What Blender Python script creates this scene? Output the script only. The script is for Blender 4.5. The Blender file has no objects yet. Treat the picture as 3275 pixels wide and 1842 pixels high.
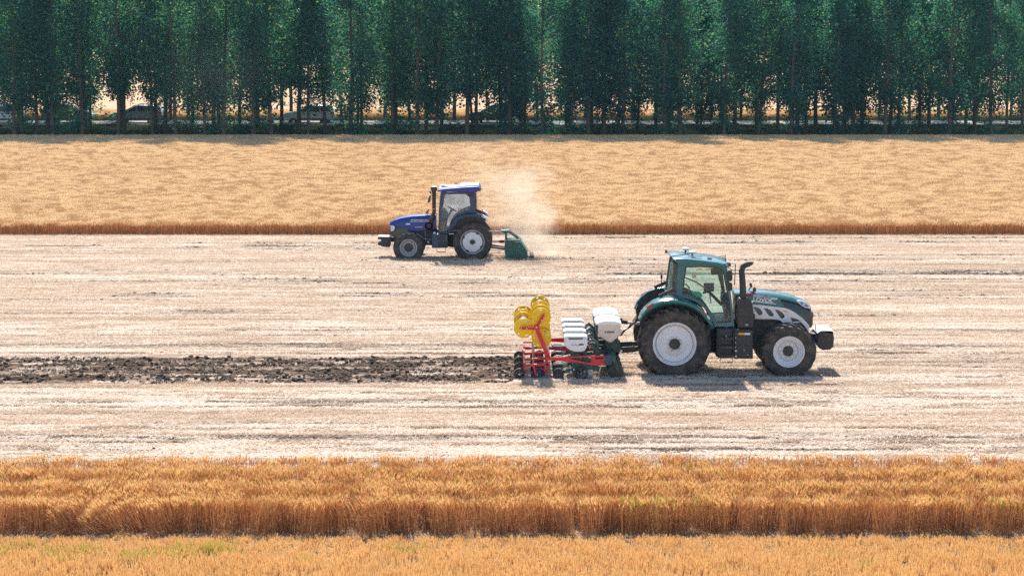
import bpy, bmesh, math, random
import numpy as np
from mathutils import Vector, Matrix

# ------------------------------------------------------------------ camera, sky, sun, exposure
S = bpy.context.scene
R = math.radians
CAM_H, PITCH = 9.67, math.atan(858 / 6372)
cd = bpy.data.cameras.new('camera'); cam = bpy.data.objects.new('camera', cd); S.collection.objects.link(cam)
cam.location = (0, 0, CAM_H); cam.rotation_euler = (math.pi / 2 - PITCH, 0, 0)
cd.sensor_width = 36; cd.lens = 70.04; cd.clip_start = 1; cd.clip_end = 9000
S.camera = cam
SUN_EL, SUN_AZ = R(49), R(-5)          # azimuth measured from +Y (away from the camera) towards +X
sun_dir = Vector((math.sin(SUN_AZ) * math.cos(SUN_EL), math.cos(SUN_AZ) * math.cos(SUN_EL), math.sin(SUN_EL)))
W = bpy.data.worlds.new('World'); S.world = W; W.use_nodes = True
wn = W.node_tree.nodes; wl = W.node_tree.links
sky = wn.new('ShaderNodeTexSky'); sky.sky_type = 'NISHITA'; sky.sun_disc = False
sky.sun_elevation = SUN_EL; sky.sun_rotation = SUN_AZ
sky.air_density = 1.0; sky.dust_density = 0.6; sky.ozone_density = 1.2
wl.new(sky.outputs[0], wn['Background'].inputs[0]); wn['Background'].inputs[1].default_value = 0.13
ld = bpy.data.lights.new('sun', 'SUN'); ld.energy = 5.0; ld.angle = R(0.55); ld.color = (1, 0.93, 0.83)
sun = bpy.data.objects.new('sun', ld); S.collection.objects.link(sun)
sun.rotation_euler = sun_dir.to_track_quat('Z', 'Y').to_euler(); sun.location = (0, 60, 60)
S.view_settings.view_transform = 'Standard'; S.view_settings.look = 'None'; S.view_settings.gamma = 1
S.view_settings.use_curve_mapping = False; S.view_settings.exposure = 0.66
S.cycles.use_denoising = False
S.cycles.max_bounces = 8; S.cycles.diffuse_bounces = 3; S.cycles.glossy_bounces = 3
S.cycles.transmission_bounces = 5; S.cycles.transparent_max_bounces = 12; S.cycles.volume_bounces = 2
S.cycles.caustics_reflective = False; S.cycles.caustics_refractive = False
S.cycles.sample_clamp_indirect = 6

rng = np.random.default_rng(7)
random.seed(7)

# ------------------------------------------------------------------ helpers
COL = S.collection
SX = 1.0                                # -1 while building a machine that faces the other way

def link(o): COL.objects.link(o); return o

def tag(o, label=None, cat=None, group=None, kind=None):
    if label: o['label'] = label
    if cat: o['category'] = cat
    if group: o['group'] = group
    if kind: o['kind'] = kind
    return o

def empty(name, loc=(0, 0, 0), parent=None):
    o = bpy.data.objects.new(name, None); o.empty_display_size = .1; link(o)
    o.location = loc
    if parent: o.parent = parent
    return o

class MB:
    def __init__(s): s.v = []; s.f = []
    def add(s, vs, fs):
        n = len(s.v); s.v += [tuple(p) for p in vs]; s.f += [tuple(i + n for i in f) for f in fs]; return s
    def box(s, c, d, rx=0, ry=0, rz=0):
        M = Matrix.Rotation(rz, 3, 'Z') @ Matrix.Rotation(ry, 3, 'Y') @ Matrix.Rotation(rx, 3, 'X')
        C = Vector(c)
        vs = [C + M @ Vector((sx * d[0] / 2, sy * d[1] / 2, sz * d[2] / 2)) for sx in (-1, 1) for sy in (-1, 1) for sz in (-1, 1)]
        return s.add(vs, [(0, 1, 3, 2), (4, 6, 7, 5), (0, 4, 5, 1), (2, 3, 7, 6), (0, 2, 6, 4), (1, 5, 7, 3)])
    def prism(s, poly, y0, y1):
        n = len(poly)
        vs = [(x, y0, z) for x, z in poly] + [(x, y1, z) for x, z in poly]
        return s.add(vs, [tuple(range(n)), tuple(range(2 * n - 1, n - 1, -1))] + [(i, (i + 1) % n, n + (i + 1) % n, n + i) for i in range(n)])
    def tube(s, path, r, n=8, cap=True):
        P = [Vector(p) for p in path]; m = len(P)
        rr = r if hasattr(r, '__len__') else [r] * m
        up = Vector((0.13, 0.31, 0.94)); vs = []
        for i, p in enumerate(P):
            t = (P[min(i + 1, m - 1)] - P[max(i - 1, 0)]).normalized()
            a = t.cross(up)
            if a.length < .1: a = t.cross(Vector((1, 0.2, 0)))
            a.normalize(); b = t.cross(a).normalized()
            for k in range(n):
                q = 2 * math.pi * k / n
                vs.append(p + (a * math.cos(q) + b * math.sin(q)) * rr[i])
        fs = [(i * n + k, i * n + (k + 1) % n, (i + 1) * n + (k + 1) % n, (i + 1) * n + k) for i in range(m - 1) for k in range(n)]
        if cap: fs += [tuple(range(n - 1, -1, -1)), tuple(range((m - 1) * n, m * n))]
        return s.add(vs, fs)
    def bar(s, a, b, w, h):
        """square bar from a to b; w across (horizontal), h the other way"""
        a, b = Vector(a), Vector(b); t = (b - a).normalized()
        u = t.cross(Vector((0, 0, 1)))
        if u.length < .05: u = Vector((0, 1, 0))
        u.normalize(); n = u.cross(t).normalized()
        vs = [p + u * su * w / 2 + n * sn * h / 2 for p in (a, b) for su, sn in ((-1, -1), (1, -1), (1, 1), (-1, 1))]
        return s.add(vs, [(0, 1, 2, 3), (7, 6, 5, 4), (0, 4, 5, 1), (1, 5, 6, 2), (2, 6, 7, 3), (3, 7, 4, 0)])
    def lathe(s, prof, cx, cz, n=40, closed=False, cap=True):
        """prof: (radius, y) about an axis along y through (cx, cz)"""
        m = len(prof)
        vs = [(cx + r * math.cos(2 * math.pi * k / n), y, cz + r * math.sin(2 * math.pi * k / n)) for r, y in prof for k in range(n)]
        fs = [(i * n + k, i * n + (k + 1) % n, ((i + 1) % m) * n + (k + 1) % n, ((i + 1) % m) * n + k) for i in range(m if closed else m - 1) for k in range(n)]
        if not closed and cap:
            if prof[0][0] > 1e-4: fs.append(tuple(range(n)))
            if prof[-1][0] > 1e-4: fs.append(tuple(range((m - 1) * n, m * n)))
        return s.add(vs, fs)
    def loft(s, secs):
        n = len(secs[0]); vs = [p for q in secs for p in q]; m = len(secs)
        fs = [(i * n + k, i * n + (k + 1) % n, (i + 1) * n + (k + 1) % n, (i + 1) * n + k) for i in range(m - 1) for k in range(n)]
        fs += [tuple(range(n)), tuple(range((m - 1) * n, m * n))]
        return s.add(vs, fs)
    def mesh(s, name, sharp=35):
        me = bpy.data.meshes.new(name)
        me.from_pydata([(x * SX, y, z) for x, y, z in s.v], [], s.f); me.update()
        b = bmesh.new(); b.from_mesh(me); bmesh.ops.remove_doubles(b, verts=b.verts, dist=1e-5)
        bmesh.ops.recalc_face_normals(b, faces=b.faces); b.to_mesh(me); b.free()
        me.shade_smooth(); me.set_sharp_from_angle(angle=R(sharp))
        return me
    def obj(s, name, mat, parent=None, bevel=0, sharp=35, solid=0, loc=None):
        me = s.mesh(name, sharp); me.materials.append(mat)
        o = link(bpy.data.objects.new(name, me))
        if parent: o.parent = parent
        if loc: o.location = loc
        if solid:
            m = o.modifiers.new('solid', 'SOLIDIFY'); m.thickness = solid; m.offset = 0
        if bevel:
            m = o.modifiers.new('bevel', 'BEVEL'); m.width = bevel; m.segments = 2; m.limit_method = 'ANGLE'; m.angle_limit = R(40)
        return o

def plate(outer, holes, y, th):
    """a plate in the xz plane at y with real openings"""
    b = bmesh.new(); ed = []
    for lp in [outer] + list(holes):
        vs = [b.verts.new((x, y, z)) for x, z in lp]
        ed += [b.edges.new((vs[i], vs[(i + 1) % len(vs)])) for i in range(len(vs))]
    bmesh.ops.triangle_fill(b, use_beauty=True, use_dissolve=False, edges=ed)
    r = bmesh.ops.extrude_face_region(b, geom=b.faces[:])
    bmesh.ops.translate(b, vec=(0, th, 0), verts=[g for g in r['geom'] if isinstance(g, bmesh.types.BMVert)])
    b.verts.ensure_lookup_table(); b.verts.index_update()
    m = MB().add([v.co[:] for v in b.verts], [[v.index for v in f.verts] for f in b.faces]); b.free()
    return m

def clone(o, parent=None, loc=None, rz=None, scale=None):
    c = o.copy(); link(c); c.parent = parent
    if loc is not None: c.location = loc
    if rz is not None: c.rotation_euler = (0, 0, rz)
    if scale is not None: c.scale = scale
    for ch in o.children: clone(ch, c)
    return c

def smooth_poly(pts, it=1):
    for _ in range(it):
        q = []
        for i in range(len(pts)):
            a, b = pts[i], pts[(i + 1) % len(pts)]
            q += [(a[0] * .78 + b[0] * .22, a[1] * .78 + b[1] * .22), (a[0] * .22 + b[0] * .78, a[1] * .22 + b[1] * .78)]
        pts = q
    return pts

# ------------------------------------------------------------------ materials
def nmat(name):
    m = bpy.data.materials.new(name); m.use_nodes = True
    return m, m.node_tree.nodes, m.node_tree.links, m.node_tree.nodes['Principled BSDF']

def mixrgb(N, L, fac, a, b):
    x = N.new('ShaderNodeMix'); x.data_type = 'RGBA'
    for sock, val in ((x.inputs[0], fac), (x.inputs[6], a), (x.inputs[7], b)):
        if hasattr(val, 'links'): L.new(val, sock)
        elif isinstance(val, (int, float)): sock.default_value = val
        else: sock.default_value = (*val, 1)
    return x.outputs[2]

def noise(N, L, scale, detail=4, coord='Object', stretch=(1, 1, 1)):
    t = N.new('ShaderNodeTexCoord'); mp = N.new('ShaderNodeMapping'); mp.inputs['Scale'].default_value = stretch
    n = N.new('ShaderNodeTexNoise'); n.inputs['Scale'].default_value = scale; n.inputs['Detail'].default_value = detail
    if coord == 'World':
        g = N.new('ShaderNodeNewGeometry'); L.new(g.outputs['Position'], mp.inputs[0])
    else: L.new(t.outputs[coord], mp.inputs[0])
    L.new(mp.outputs[0], n.inputs['Vector'])
    return n.outputs['Fac']

def ramp(N, L, src, lo, hi):
    r = N.new('ShaderNodeMapRange'); r.inputs[1].default_value = lo; r.inputs[2].default_value = hi; L.new(src, r.inputs[0]); return r.outputs[0]

DUST = (.42, .32, .22)
def solid(name, col, rough=.5, metal=0, dust=.25, coat=0, scale=6, bump=0):
    """painted or moulded surface with dust settled in uneven patches"""
    m, N, L, B = nmat(name)
    f = ramp(N, L, noise(N, L, scale, 6), .42, .8)
    g = ramp(N, L, noise(N, L, scale * 7, 3), .3, .8)
    mu = N.new('ShaderNodeMath'); mu.operation = 'MULTIPLY'; L.new(f, mu.inputs[0]); L.new(g, mu.inputs[1])
    mv = N.new('ShaderNodeMath'); mv.operation = 'MULTIPLY_ADD'; L.new(mu.outputs[0], mv.inputs[0]); mv.inputs[1].default_value = dust * 1.6; mv.inputs[2].default_value = dust * .12
    L.new(mixrgb(N, L, mv.outputs[0], col, DUST), B.inputs['Base Color'])
    rr = N.new('ShaderNodeMath'); rr.operation = 'MULTIPLY_ADD'; L.new(mu.outputs[0], rr.inputs[0]); rr.inputs[1].default_value = .35; rr.inputs[2].default_value = rough
    L.new(rr.outputs[0], B.inputs['Roughness'])
    B.inputs['Metallic'].default_value = metal; B.inputs['Coat Weight'].default_value = coat; B.inputs['Coat Roughness'].default_value = .15
    if bump:
        bp = N.new('ShaderNodeBump'); bp.inputs['Strength'].default_value = bump; bp.inputs['Distance'].default_value = .02
        L.new(noise(N, L, scale * 5, 5), bp.inputs['Height']); L.new(bp.outputs[0], B.inputs['Normal'])
    return m

def glassy(name, tint, opac=.12, body=(.5, .6, .62)):
    """window pane: tinted see-through sheet with mirror reflections at grazing angles and a film of dust"""
    m, N, L, B = nmat(name)
    tr = N.new('ShaderNodeBsdfTransparent'); tr.inputs[0].default_value = (*tint, 1)
    gl = N.new('ShaderNodeBsdfGlossy'); gl.inputs['Roughness'].default_value = .04; gl.inputs['Color'].default_value = (.9, .95, 1, 1)
    fr = N.new('ShaderNodeFresnel'); fr.inputs[0].default_value = 1.45
    mx = N.new('ShaderNodeMixShader'); L.new(fr.outputs[0], mx.inputs[0]); L.new(tr.outputs[0], mx.inputs[1]); L.new(gl.outputs[0], mx.inputs[2])
    df = N.new('ShaderNodeBsdfTranslucent'); df.inputs[0].default_value = (*body, 1)
    m2 = N.new('ShaderNodeMixShader'); mm = N.new('ShaderNodeMath'); mm.operation = 'MULTIPLY'; mm.inputs[1].default_value = opac * 2
    L.new(noise(N, L, 3, 4), mm.inputs[0]); L.new(mm.outputs[0], m2.inputs[0]); L.new(mx.outputs[0], m2.inputs[1]); L.new(df.outputs[0], m2.inputs[2])
    L.new(m2.outputs[0], N['Material Output'].inputs[0])
    return m

def leafy(name, cols, transl=.4, tcol=None, scale=.6, rough=.6, coord='World', detail=5, stretch=(1, 1, 1)):
    """thin plant matter: diffuse + translucent, colour varied by place and per copy"""
    m, N, L, B = nmat(name)
    f = ramp(N, L, noise(N, L, scale, detail, coord, stretch), .3, .7)
    c = mixrgb(N, L, f, cols[0], cols[1])
    oi = N.new('ShaderNodeObjectInfo')
    c2 = mixrgb(N, L, oi.outputs['Random'], c, cols[2] if len(cols) > 2 else cols[1])
    c = mixrgb(N, L, .45, c, c2)
    L.new(c, B.inputs['Base Color']); B.inputs['Roughness'].default_value = rough; B.inputs['Specular IOR Level'].default_value = .3
    t = N.new('ShaderNodeBsdfTranslucent')
    if tcol: L.new(mixrgb(N, L, .65, c, tcol), t.inputs[0])
    else: L.new(c, t.inputs[0])
    mx = N.new('ShaderNodeMixShader'); mx.inputs[0].default_value = transl
    L.new(B.outputs[0], mx.inputs[1]); L.new(t.outputs[0], mx.inputs[2]); L.new(mx.outputs[0], N['Material Output'].inputs[0])
    return m

M = {}
M['green'] = solid('dark_green_paint', (.001, .135, .15), .26, dust=.08, coat=.5)
M['bgreen'] = solid('implement_green_paint', (.005, .10, .085), .42, dust=.14)
M['ugreen'] = solid('worn_green_paint', (.004, .055, .05), .5, dust=.3)
M['blue'] = solid('blue_paint', (.001, .022, .25), .3, dust=.02, coat=.25)
M['dblue'] = solid('slate_blue_plastic', (.018, .045, .10), .45, dust=.22)
M['black'] = solid('black_plastic', (.012, .014, .02), .45, dust=.16)
M['iron'] = solid('black_cast_iron', (.018, .02, .026), .6, dust=.3, scale=4)
M['gloss'] = solid('gloss_black', (.006, .008, .012), .18, dust=.08, coat=.4)
M['rubber'] = solid('tyre_rubber', (.016, .017, .021), .78, dust=.42, scale=5, bump=.25)
M['white'] = solid('white_paint', (.78, .77, .79), .38, dust=.3)
M['rimgrey'] = solid('grey_rim_paint', (.40, .40, .44), .5, dust=.5)
M['silver'] = solid('bare_steel', (.45, .46, .48), .35, metal=.9, dust=.3)
M['hopper'] = solid('white_plastic', (.78, .79, .82), .42, dust=.08)
M['tarp'] = solid('white_tarpaulin', (.82, .82, .80), .6, dust=.05, bump=.5)
M['tank'] = solid('cream_plastic', (.74, .62, .52), .45, dust=.1)
M['red'] = solid('red_paint', (.62, .003, .018), .35, dust=.02, coat=.3)
M['yellow'] = solid('yellow_plastic', (.95, .57, .0), .4, dust=.02)
M['tape'] = solid('brown_drip_tape', (.10, .055, .015), .5, dust=.1)
M['amber'] = solid('amber_reflector', (.85, .38, .01), .3, dust=.02)
M['lens_red'] = solid('red_lens', (.5, .012, .02), .15, dust=.05)
M['lens'] = solid('clear_lens', (.62, .68, .78), .08, dust=.03, coat=1)
M['lens_blue'] = solid('blue_lens', (.05, .16, .55), .1, dust=.02, coat=1)
M['decal_white'] = solid('white_decal', (.78, .8, .83), .5, dust=.05)
M['decal_red'] = solid('red_decal', (.5, .02, .03), .5, dust=.05)
M['decal_blue'] = solid('blue_decal', (.03, .1, .5), .5, dust=.05)
M['decal_dark'] = solid('dark_decal', (.03, .035, .04), .5, dust=.05)
M['decal_green'] = solid('green_decal', (.01, .3, .16), .5, dust=.02)
M['cap'] = solid('blue_cap', (.01, .12, .7), .4, dust=.05)
M['cabin'] = solid('cab_trim', (.02, .06, .11), .55, dust=.1)
M['beige'] = solid('beige_trim', (.4, .37, .3), .6, dust=.2)
M['glass_g'] = glassy('green_cab_glass', (.88, .97, .95), .10, (.6, .85, .84))
M['glass_b'] = glassy('pale_cab_glass', (.88, .92, .94), .34, (.9, .9, .9))
M['carglass'] = solid('car_glass', (.012, .016, .022), .06, dust=.05, coat=1)
M['bark'] = solid('poplar_bark', (.13, .085, .06), .85, dust=.25, scale=3, bump=.6)
M['soil'] = solid('dark_soil', (.085, .050, .030), .95, dust=.35, scale=4, bump=1)
M['leaf'] = leafy('poplar_leaf', ((.012, .096, .115), (.032, .158, .14), (.036, .15, .115)), .42, (.08, .36, .14), .35)
M['leaf2'] = leafy('poplar_leaf_light', ((.055, .18, .11), (.085, .26, .11), (.12, .28, .085)), .45, (.28, .6, .13), .35)
M['grass'] = leafy('verge_grass', ((.03, .065, .025), (.07, .10, .035), (.10, .10, .05)), .35, None, .5)
M['head'] = leafy('wheat_ear', ((.76, .47, .20), (.85, .58, .28), (.78, .46, .19)), .45, (.95, .6, .24), .55, .8, stretch=(.12, 1, 1))
M['stalk'] = leafy('wheat_stalk', ((.44, .23, .10), (.52, .30, .14), (.44, .20, .09)), .30, (.7, .28, .09), .8, .7)
M['ghead'] = leafy('green_wheat', ((.36, .36, .06), (.45, .38, .08), (.3, .32, .05)), .45, (.6, .55, .05), .8)
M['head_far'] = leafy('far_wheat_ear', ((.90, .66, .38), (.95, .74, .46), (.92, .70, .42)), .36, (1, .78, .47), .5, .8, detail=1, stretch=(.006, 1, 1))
M['straw'] = leafy('pale_straw', ((.73, .60, .47), (.91, .79, .66), (.85, .71, .57)), .3, None, 1.6, .6, detail=2, stretch=(.006, 1, 1))
M['straw2'] = leafy('standing_straw', ((.66, .51, .37), (.78, .63, .48), (.68, .53, .39)), .35, None, 1.6, .6, detail=2, stretch=(.006, 1, 1))
M['stub'] = leafy('stubble', ((.72, .46, .2), (.80, .55, .26), (.72, .42, .18)), .4, (.9, .55, .2), .7)

# ------------------------------------------------------------------ numpy value noise (for where soil shows through straw)
def vnoise(x, y, seed=0):
    def h(i, j):
        n = (i * 374761393 + j * 668265263 + seed * 974634777) & 0x7fffffff
        n = ((n ^ (n >> 13)) * 1274126177) & 0x7fffffff
        return ((n ^ (n >> 16)) & 0xffff) / 65535.
    xi = np.floor(x).astype(np.int64); yi = np.floor(y).astype(np.int64); fx = x - xi; fy = y - yi
    fx = fx * fx * (3 - 2 * fx); fy = fy * fy * (3 - 2 * fy)
    return (h(xi, yi) * (1 - fx) + h(xi + 1, yi) * fx) * (1 - fy) + (h(xi, yi + 1) * (1 - fx) + h(xi + 1, yi + 1) * fx) * fy

def fbm(x, y, seed=0, o=4):
    return sum(vnoise(x * 2 ** k, y * 2 ** k, seed + k) * .5 ** (k + 1) for k in range(o)) / (1 - .5 ** o)

# ------------------------------------------------------------------ scatter (plant stuff nobody could count)
def scatter(name, P, rot, scl, idx, protos, label, cat=None):
    src = [bpy.data.objects.new('%s_piece' % name, q) for q in protos]
    me = bpy.data.meshes.new(name); n = len(P)
    me.vertices.add(n); me.vertices.foreach_set('co', np.asarray(P, np.float32).ravel())
    a = me.attributes.new('rot', 'FLOAT_VECTOR', 'POINT'); a.data.foreach_set('vector', np.asarray(rot, np.float32).ravel())
    a = me.attributes.new('scl', 'FLOAT_VECTOR', 'POINT'); a.data.foreach_set('vector', np.asarray(scl, np.float32).ravel())
    a = me.attributes.new('idx', 'INT', 'POINT'); a.data.foreach_set('value', np.asarray(idx, np.int32))
    o = link(bpy.data.objects.new(name, me))
    g = bpy.data.node_groups.new(name, 'GeometryNodeTree')
    g.interface.new_socket('Geometry', in_out='INPUT', socket_type='NodeSocketGeometry')
    g.interface.new_socket('Geometry', in_out='OUTPUT', socket_type='NodeSocketGeometry')
    N, L = g.nodes, g.links
    gi, go = N.new('NodeGroupInput'), N.new('NodeGroupOutput')
    ip = N.new('GeometryNodeInstanceOnPoints'); ci = N.new('GeometryNodeJoinGeometry')
    for q in reversed(src):
        oi = N.new('GeometryNodeObjectInfo'); oi.inputs['Object'].default_value = q; oi.inputs['As Instance'].default_value = False
        gt = N.new('GeometryNodeGeometryToInstance'); L.new(oi.outputs['Geometry'], gt.inputs[0]); L.new(gt.outputs[0], ci.inputs[0])
    def attr(nm, dt):
        q = N.new('GeometryNodeInputNamedAttribute'); q.data_type = dt; q.inputs['Name'].default_value = nm
        return q.outputs['Attribute']
    e2r = N.new('FunctionNodeEulerToRotation'); L.new(attr('rot', 'FLOAT_VECTOR'), e2r.inputs[0])
    L.new(gi.outputs[0], ip.inputs['Points']); L.new(ci.outputs[0], ip.inputs['Instance']); ip.inputs['Pick Instance'].default_value = True
    L.new(attr('idx', 'INT'), ip.inputs['Instance Index']); L.new(e2r.outputs[0], ip.inputs['Rotation']); L.new(attr('scl', 'FLOAT_VECTOR'), ip.inputs['Scale'])
    L.new(ip.outputs[0], go.inputs[0])
    md = o.modifiers.new('scatter', 'NODES'); md.node_group = g
    return tag(o, label, cat, kind='stuff')

def raw_mesh(name, V, F, mats, mi=None):
    me = bpy.data.meshes.new(name); me.from_pydata(V, [], F)
    for m in mats: me.materials.append(m)
    if mi is not None: me.polygons.foreach_set('material_index', np.asarray(mi, np.int32))
    me.update(); return me

def wheat_patch(name, seed, size, count, h, mats, fat=1., green=0., awn=3, leaves=True, hv=(.88, 1.07)):
    """a patch of standing wheat: stalks, dry leaves, bearded ears"""
    r = random.Random(seed); V = []; F = []; MI = []
    def quad(pts, m):
        n = len(V); V.extend(pts); F.append(tuple(range(n, n + len(pts)))); MI.append(m)
    ng = int(math.ceil(math.sqrt(count)))
    for q_ in range(count):
        x, y = ((q_ % ng + r.random()) / ng - .5) * size, ((q_ // ng + r.random()) / ng - .5) * size
        hh = h * r.uniform(*hv); lx, ly = r.gauss(0, .05), r.gauss(0, .05); a = r.uniform(0, math.pi)
        w = .0035 * fat; cx, sy = math.cos(a) * w, math.sin(a) * w
        hd = .085 * r.uniform(.8, 1.2); base = hh - hd
        p0 = (x, y, 0); p1 = (x + lx * .5, y + ly * .5, base * .55); p2 = (x + lx, y + ly, base)
        quad([(p0[0] - cx, p0[1] - sy, 0), (p0[0] + cx, p0[1] + sy, 0), (p1[0] + cx, p1[1] + sy, p1[2]), (p1[0] - cx, p1[1] - sy, p1[2])], 1)
        quad([(p1[0] - cx, p1[1] - sy, p1[2]), (p1[0] + cx, p1[1] + sy, p1[2]), (p2[0] + cx * .7, p2[1] + sy * .7, base), (p2[0] - cx * .7, p2[1] - sy * .7, base)], 1)
        gm = 2 if r.random() < green else 0
        b = r.uniform(0, 2 * math.pi); bend = r.uniform(.01, .05)
        tip = (p2[0] + math.cos(b) * bend, p2[1] + math.sin(b) * bend, base + hd)
        mid = ((p2[0] * .6 + tip[0] * .4), (p2[1] * .6 + tip[1] * .4), base + hd * .4)
        q = .0085 * fat; ring = [(mid[0] + q * math.cos(b + k * 2.094), mid[1] + q * math.sin(b + k * 2.094), mid[2]) for k in range(3)]
        for k in range(3):
            quad([p2, ring[k], ring[(k + 1) % 3]], gm); quad([tip, ring[(k + 1) % 3], ring[k]], gm)
        for k in range(awn):
            c = r.uniform(0, 6.28); sp = r.uniform(.015, .04)
            e = (tip[0] + math.cos(c) * sp, tip[1] + math.sin(c) * sp, tip[2] + r.uniform(.03, .07))
            quad([(mid[0] - .003 * fat, mid[1], mid[2]), (mid[0] + .003 * fat, mid[1], mid[2] + .01), e], gm)
        if leaves and r.random() < .7:
            z = r.uniform(.25, .75) * base; c = r.uniform(0, 6.28); ln = r.uniform(.08, .2); lw = .005 * fat
            fx, fy = x + lx * z / base, y + ly * z / base; dx, dy = math.cos(c), math.sin(c)
            m1 = (fx + dx * ln * .5, fy + dy * ln * .5, z + ln * .35); m2 = (fx + dx * ln, fy + dy * ln, z - ln * r.uniform(-.2, .4))
            quad([(fx, fy, z), (m1[0] - dy * lw, m1[1] + dx * lw, m1[2]), m2, (m1[0] + dy * lw, m1[1] - dx * lw, m1[2])], 2 if r.random() < green else 1)
    return raw_mesh(name, V, F, mats, MI)

def straw_patch(name, seed, lx_, ly_, n, stub, hs=.1, wid=.006, mats=None, rows=1, yaw=.9):
    """cut straw lying about plus short cut stalks standing in drill rows along x"""
    r = random.Random(seed); V = []; F = []; MI = []
    for _ in range(n):
        x, y = (r.random() - .5) * lx_, (r.random() - .5) * ly_; a = r.gauss(0, yaw); ln = r.uniform(.05, .15); z = r.uniform(.004, .03); t = r.gauss(0, .14)
        dx, dy, dz = math.cos(a) * ln / 2, math.sin(a) * ln / 2, math.sin(t) * ln / 2; w = wid * r.uniform(.6, 1.3)
        ox, oy = -math.sin(a) * w, math.cos(a) * w; z = max(z, abs(dz) + .004)
        k = len(V); V += [(x - dx - ox, y - dy - oy, z - dz), (x + dx - ox, y + dy - oy, z + dz), (x + dx + ox, y + dy + oy, z + dz + .004), (x - dx + ox, y - dy + oy, z - dz + .004)]
        F.append((k, k + 1, k + 2, k + 3)); MI.append(0)
    for _ in range(stub):
        x = (r.random() - .5) * lx_; y = ((r.randrange(rows) + .5) / rows - .5) * ly_ + r.gauss(0, .018); h = hs * r.uniform(.6, 1.2); a = r.uniform(0, 3.14); w = wid * .7
        lx, ly = r.gauss(0, .02), r.gauss(0, .02); k = len(V)
        V += [(x - w * math.cos(a), y - w * math.sin(a), 0), (x + w * math.cos(a), y + w * math.sin(a), 0), (x + lx + w * math.cos(a), y + ly + w * math.sin(a), h), (x + lx - w * math.cos(a), y + ly - w * math.sin(a), h)]
        F.append((k, k + 1, k + 2, k + 3)); MI.append(1)
    return raw_mesh(name, V, F, mats or [M['straw'], M['straw2']], MI)

def grid_points(x0, x1, y0, y1, step, widen=None, jit=.5):
    """jittered points of a field; widen(y) gives the half-width the camera could see"""
    out = []
    ny = int((y1 - y0) / step)
    for j in range(ny):
        y = y0 + (j + .5) * step
        a, b = (-widen(y), widen(y)) if widen else (x0, x1)
        n = max(1, int((b - a) / step)); xs = a + (np.arange(n) + .5) * step
        out.append(np.stack([xs + rng.uniform(-jit, jit, n) * step, np.full(n, y) + rng.uniform(-jit, jit, n) * step, np.zeros(n)], 1))
    return np.concatenate(out)

half = lambda y: y * .262 + 4.5          # half-width in view plus a margin for a camera step

# ------------------------------------------------------------------ the setting
def sheet(name, x0, x1, y0, y1, nx, ny, zf, mat):
    xs = np.linspace(x0, x1, nx); ys = np.linspace(y0, y1, ny); X, Y = np.meshgrid(xs, ys)
    Z = zf(X, Y) if callable(zf) else np.full_like(X, zf)
    V = np.stack([X, Y, Z], -1).reshape(-1, 3)
    i = (np.arange(ny - 1)[:, None] * nx + np.arange(nx - 1)[None]).ravel()
    F = np.stack([i, i + 1, i + nx + 1, i + nx], 1)
    me = bpy.data.meshes.new(name); me.from_pydata(V.tolist(), [], F.tolist()); me.materials.append(mat); me.shade_smooth()
    o = link(bpy.data.objects.new(name, me)); o['kind'] = 'structure'
    return o, X, Y

def ground_mat(name, a, b, c, scale, stretch, bump=.4):
    m, N, L, B = nmat(name)
    c1 = mixrgb(N, L, ramp(N, L, noise(N, L, scale, 8, 'World', stretch), .35, .65), a, b)
    c2 = mixrgb(N, L, ramp(N, L, noise(N, L, scale * 6, 6, 'World', (stretch[0] * .6, 1, 1)), .5, .75), c1, c)
    L.new(c2, B.inputs['Base Color']); B.inputs['Roughness'].default_value = .95; B.inputs['Specular IOR Level'].default_value = .15
    bp = N.new('ShaderNodeBump'); bp.inputs['Strength'].default_value = bump; bp.inputs['Distance'].default_value = .05
    L.new(noise(N, L, scale * 10, 6, 'World', stretch), bp.inputs['Height']); L.new(bp.outputs[0], B.inputs['Normal'])
    return m

M['ground'] = ground_mat('field_soil', (.30, .20, .12), (.24, .16, .10), (.12, .08, .06), .8, (.3, 1, 1))
g, _, _ = sheet('ground', -2200, 2200, -60, 4300, 12, 12, -.03, M['ground'])

# soil streaks in the stubble: (x0, x1, y, half width, strength)
def Yof(py, z=0.0):                      # distance of a ground line seen that far down the frame of the survey photograph
    return (CAM_H - z) / math.tan(PITCH + math.atan((py - 921) / 6372.))
STREAKS = []
for py, x0, x1, w, s in [(810, -3, 11, .5, .7), (878, -2, 24, .5, .9), (877, 3.5, 26, .55, 1.0), (882, -15, -3, .3, .5), (940, -15, 1, .35, .7), (996, -15, -3, .3, .9), (990, -4, 4, .3, .45), (793, -16, -5, .5, .6), (780, -16, 14, .5, .45),
                         (800, -16, 0, .3, .5), (838, -16, 2, .4, .4), (1010, 7, 14, .3, .55), (1120, 5, 14, .25, .6), (1230, 3, 14, .25, .7), (1255, -14, 14, .25, .4), (1300, 0, 12, .2, .5), (1345, 5, 12, .2, .6), (1352, -12, 0, .16, .5),
                         (1438, -12, 12, .22, .9), (1415, -12, 12, .16, .6), (1447, 0, 12, .2, .8), (1365, -12, -5, .12, .5), (1300, -11, -6, .1, .6), (1385, -8, 9, .1, .5), (905, -15, 15, .2, .3), (1050, -15, -2, .2, .35), (1160, 3, 14, .2, .4)]:
    STREAKS.append((x0, x1, Yof(py), w * .62 * max(1, Yof(py) / 56), min(1, s * 1.15)))
_r = random.Random(5)
for k in range(54):
    y_ = _r.uniform(41.2, 89); x_ = _r.uniform(-24, 10); STREAKS.append((x_, x_ + _r.uniform(9, 34), y_, _r.uniform(.06, .11) * (y_ / 56) ** 2, _r.uniform(.55, 1.0)))
TX1 = .35                                # where the seed drill has got to

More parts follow.
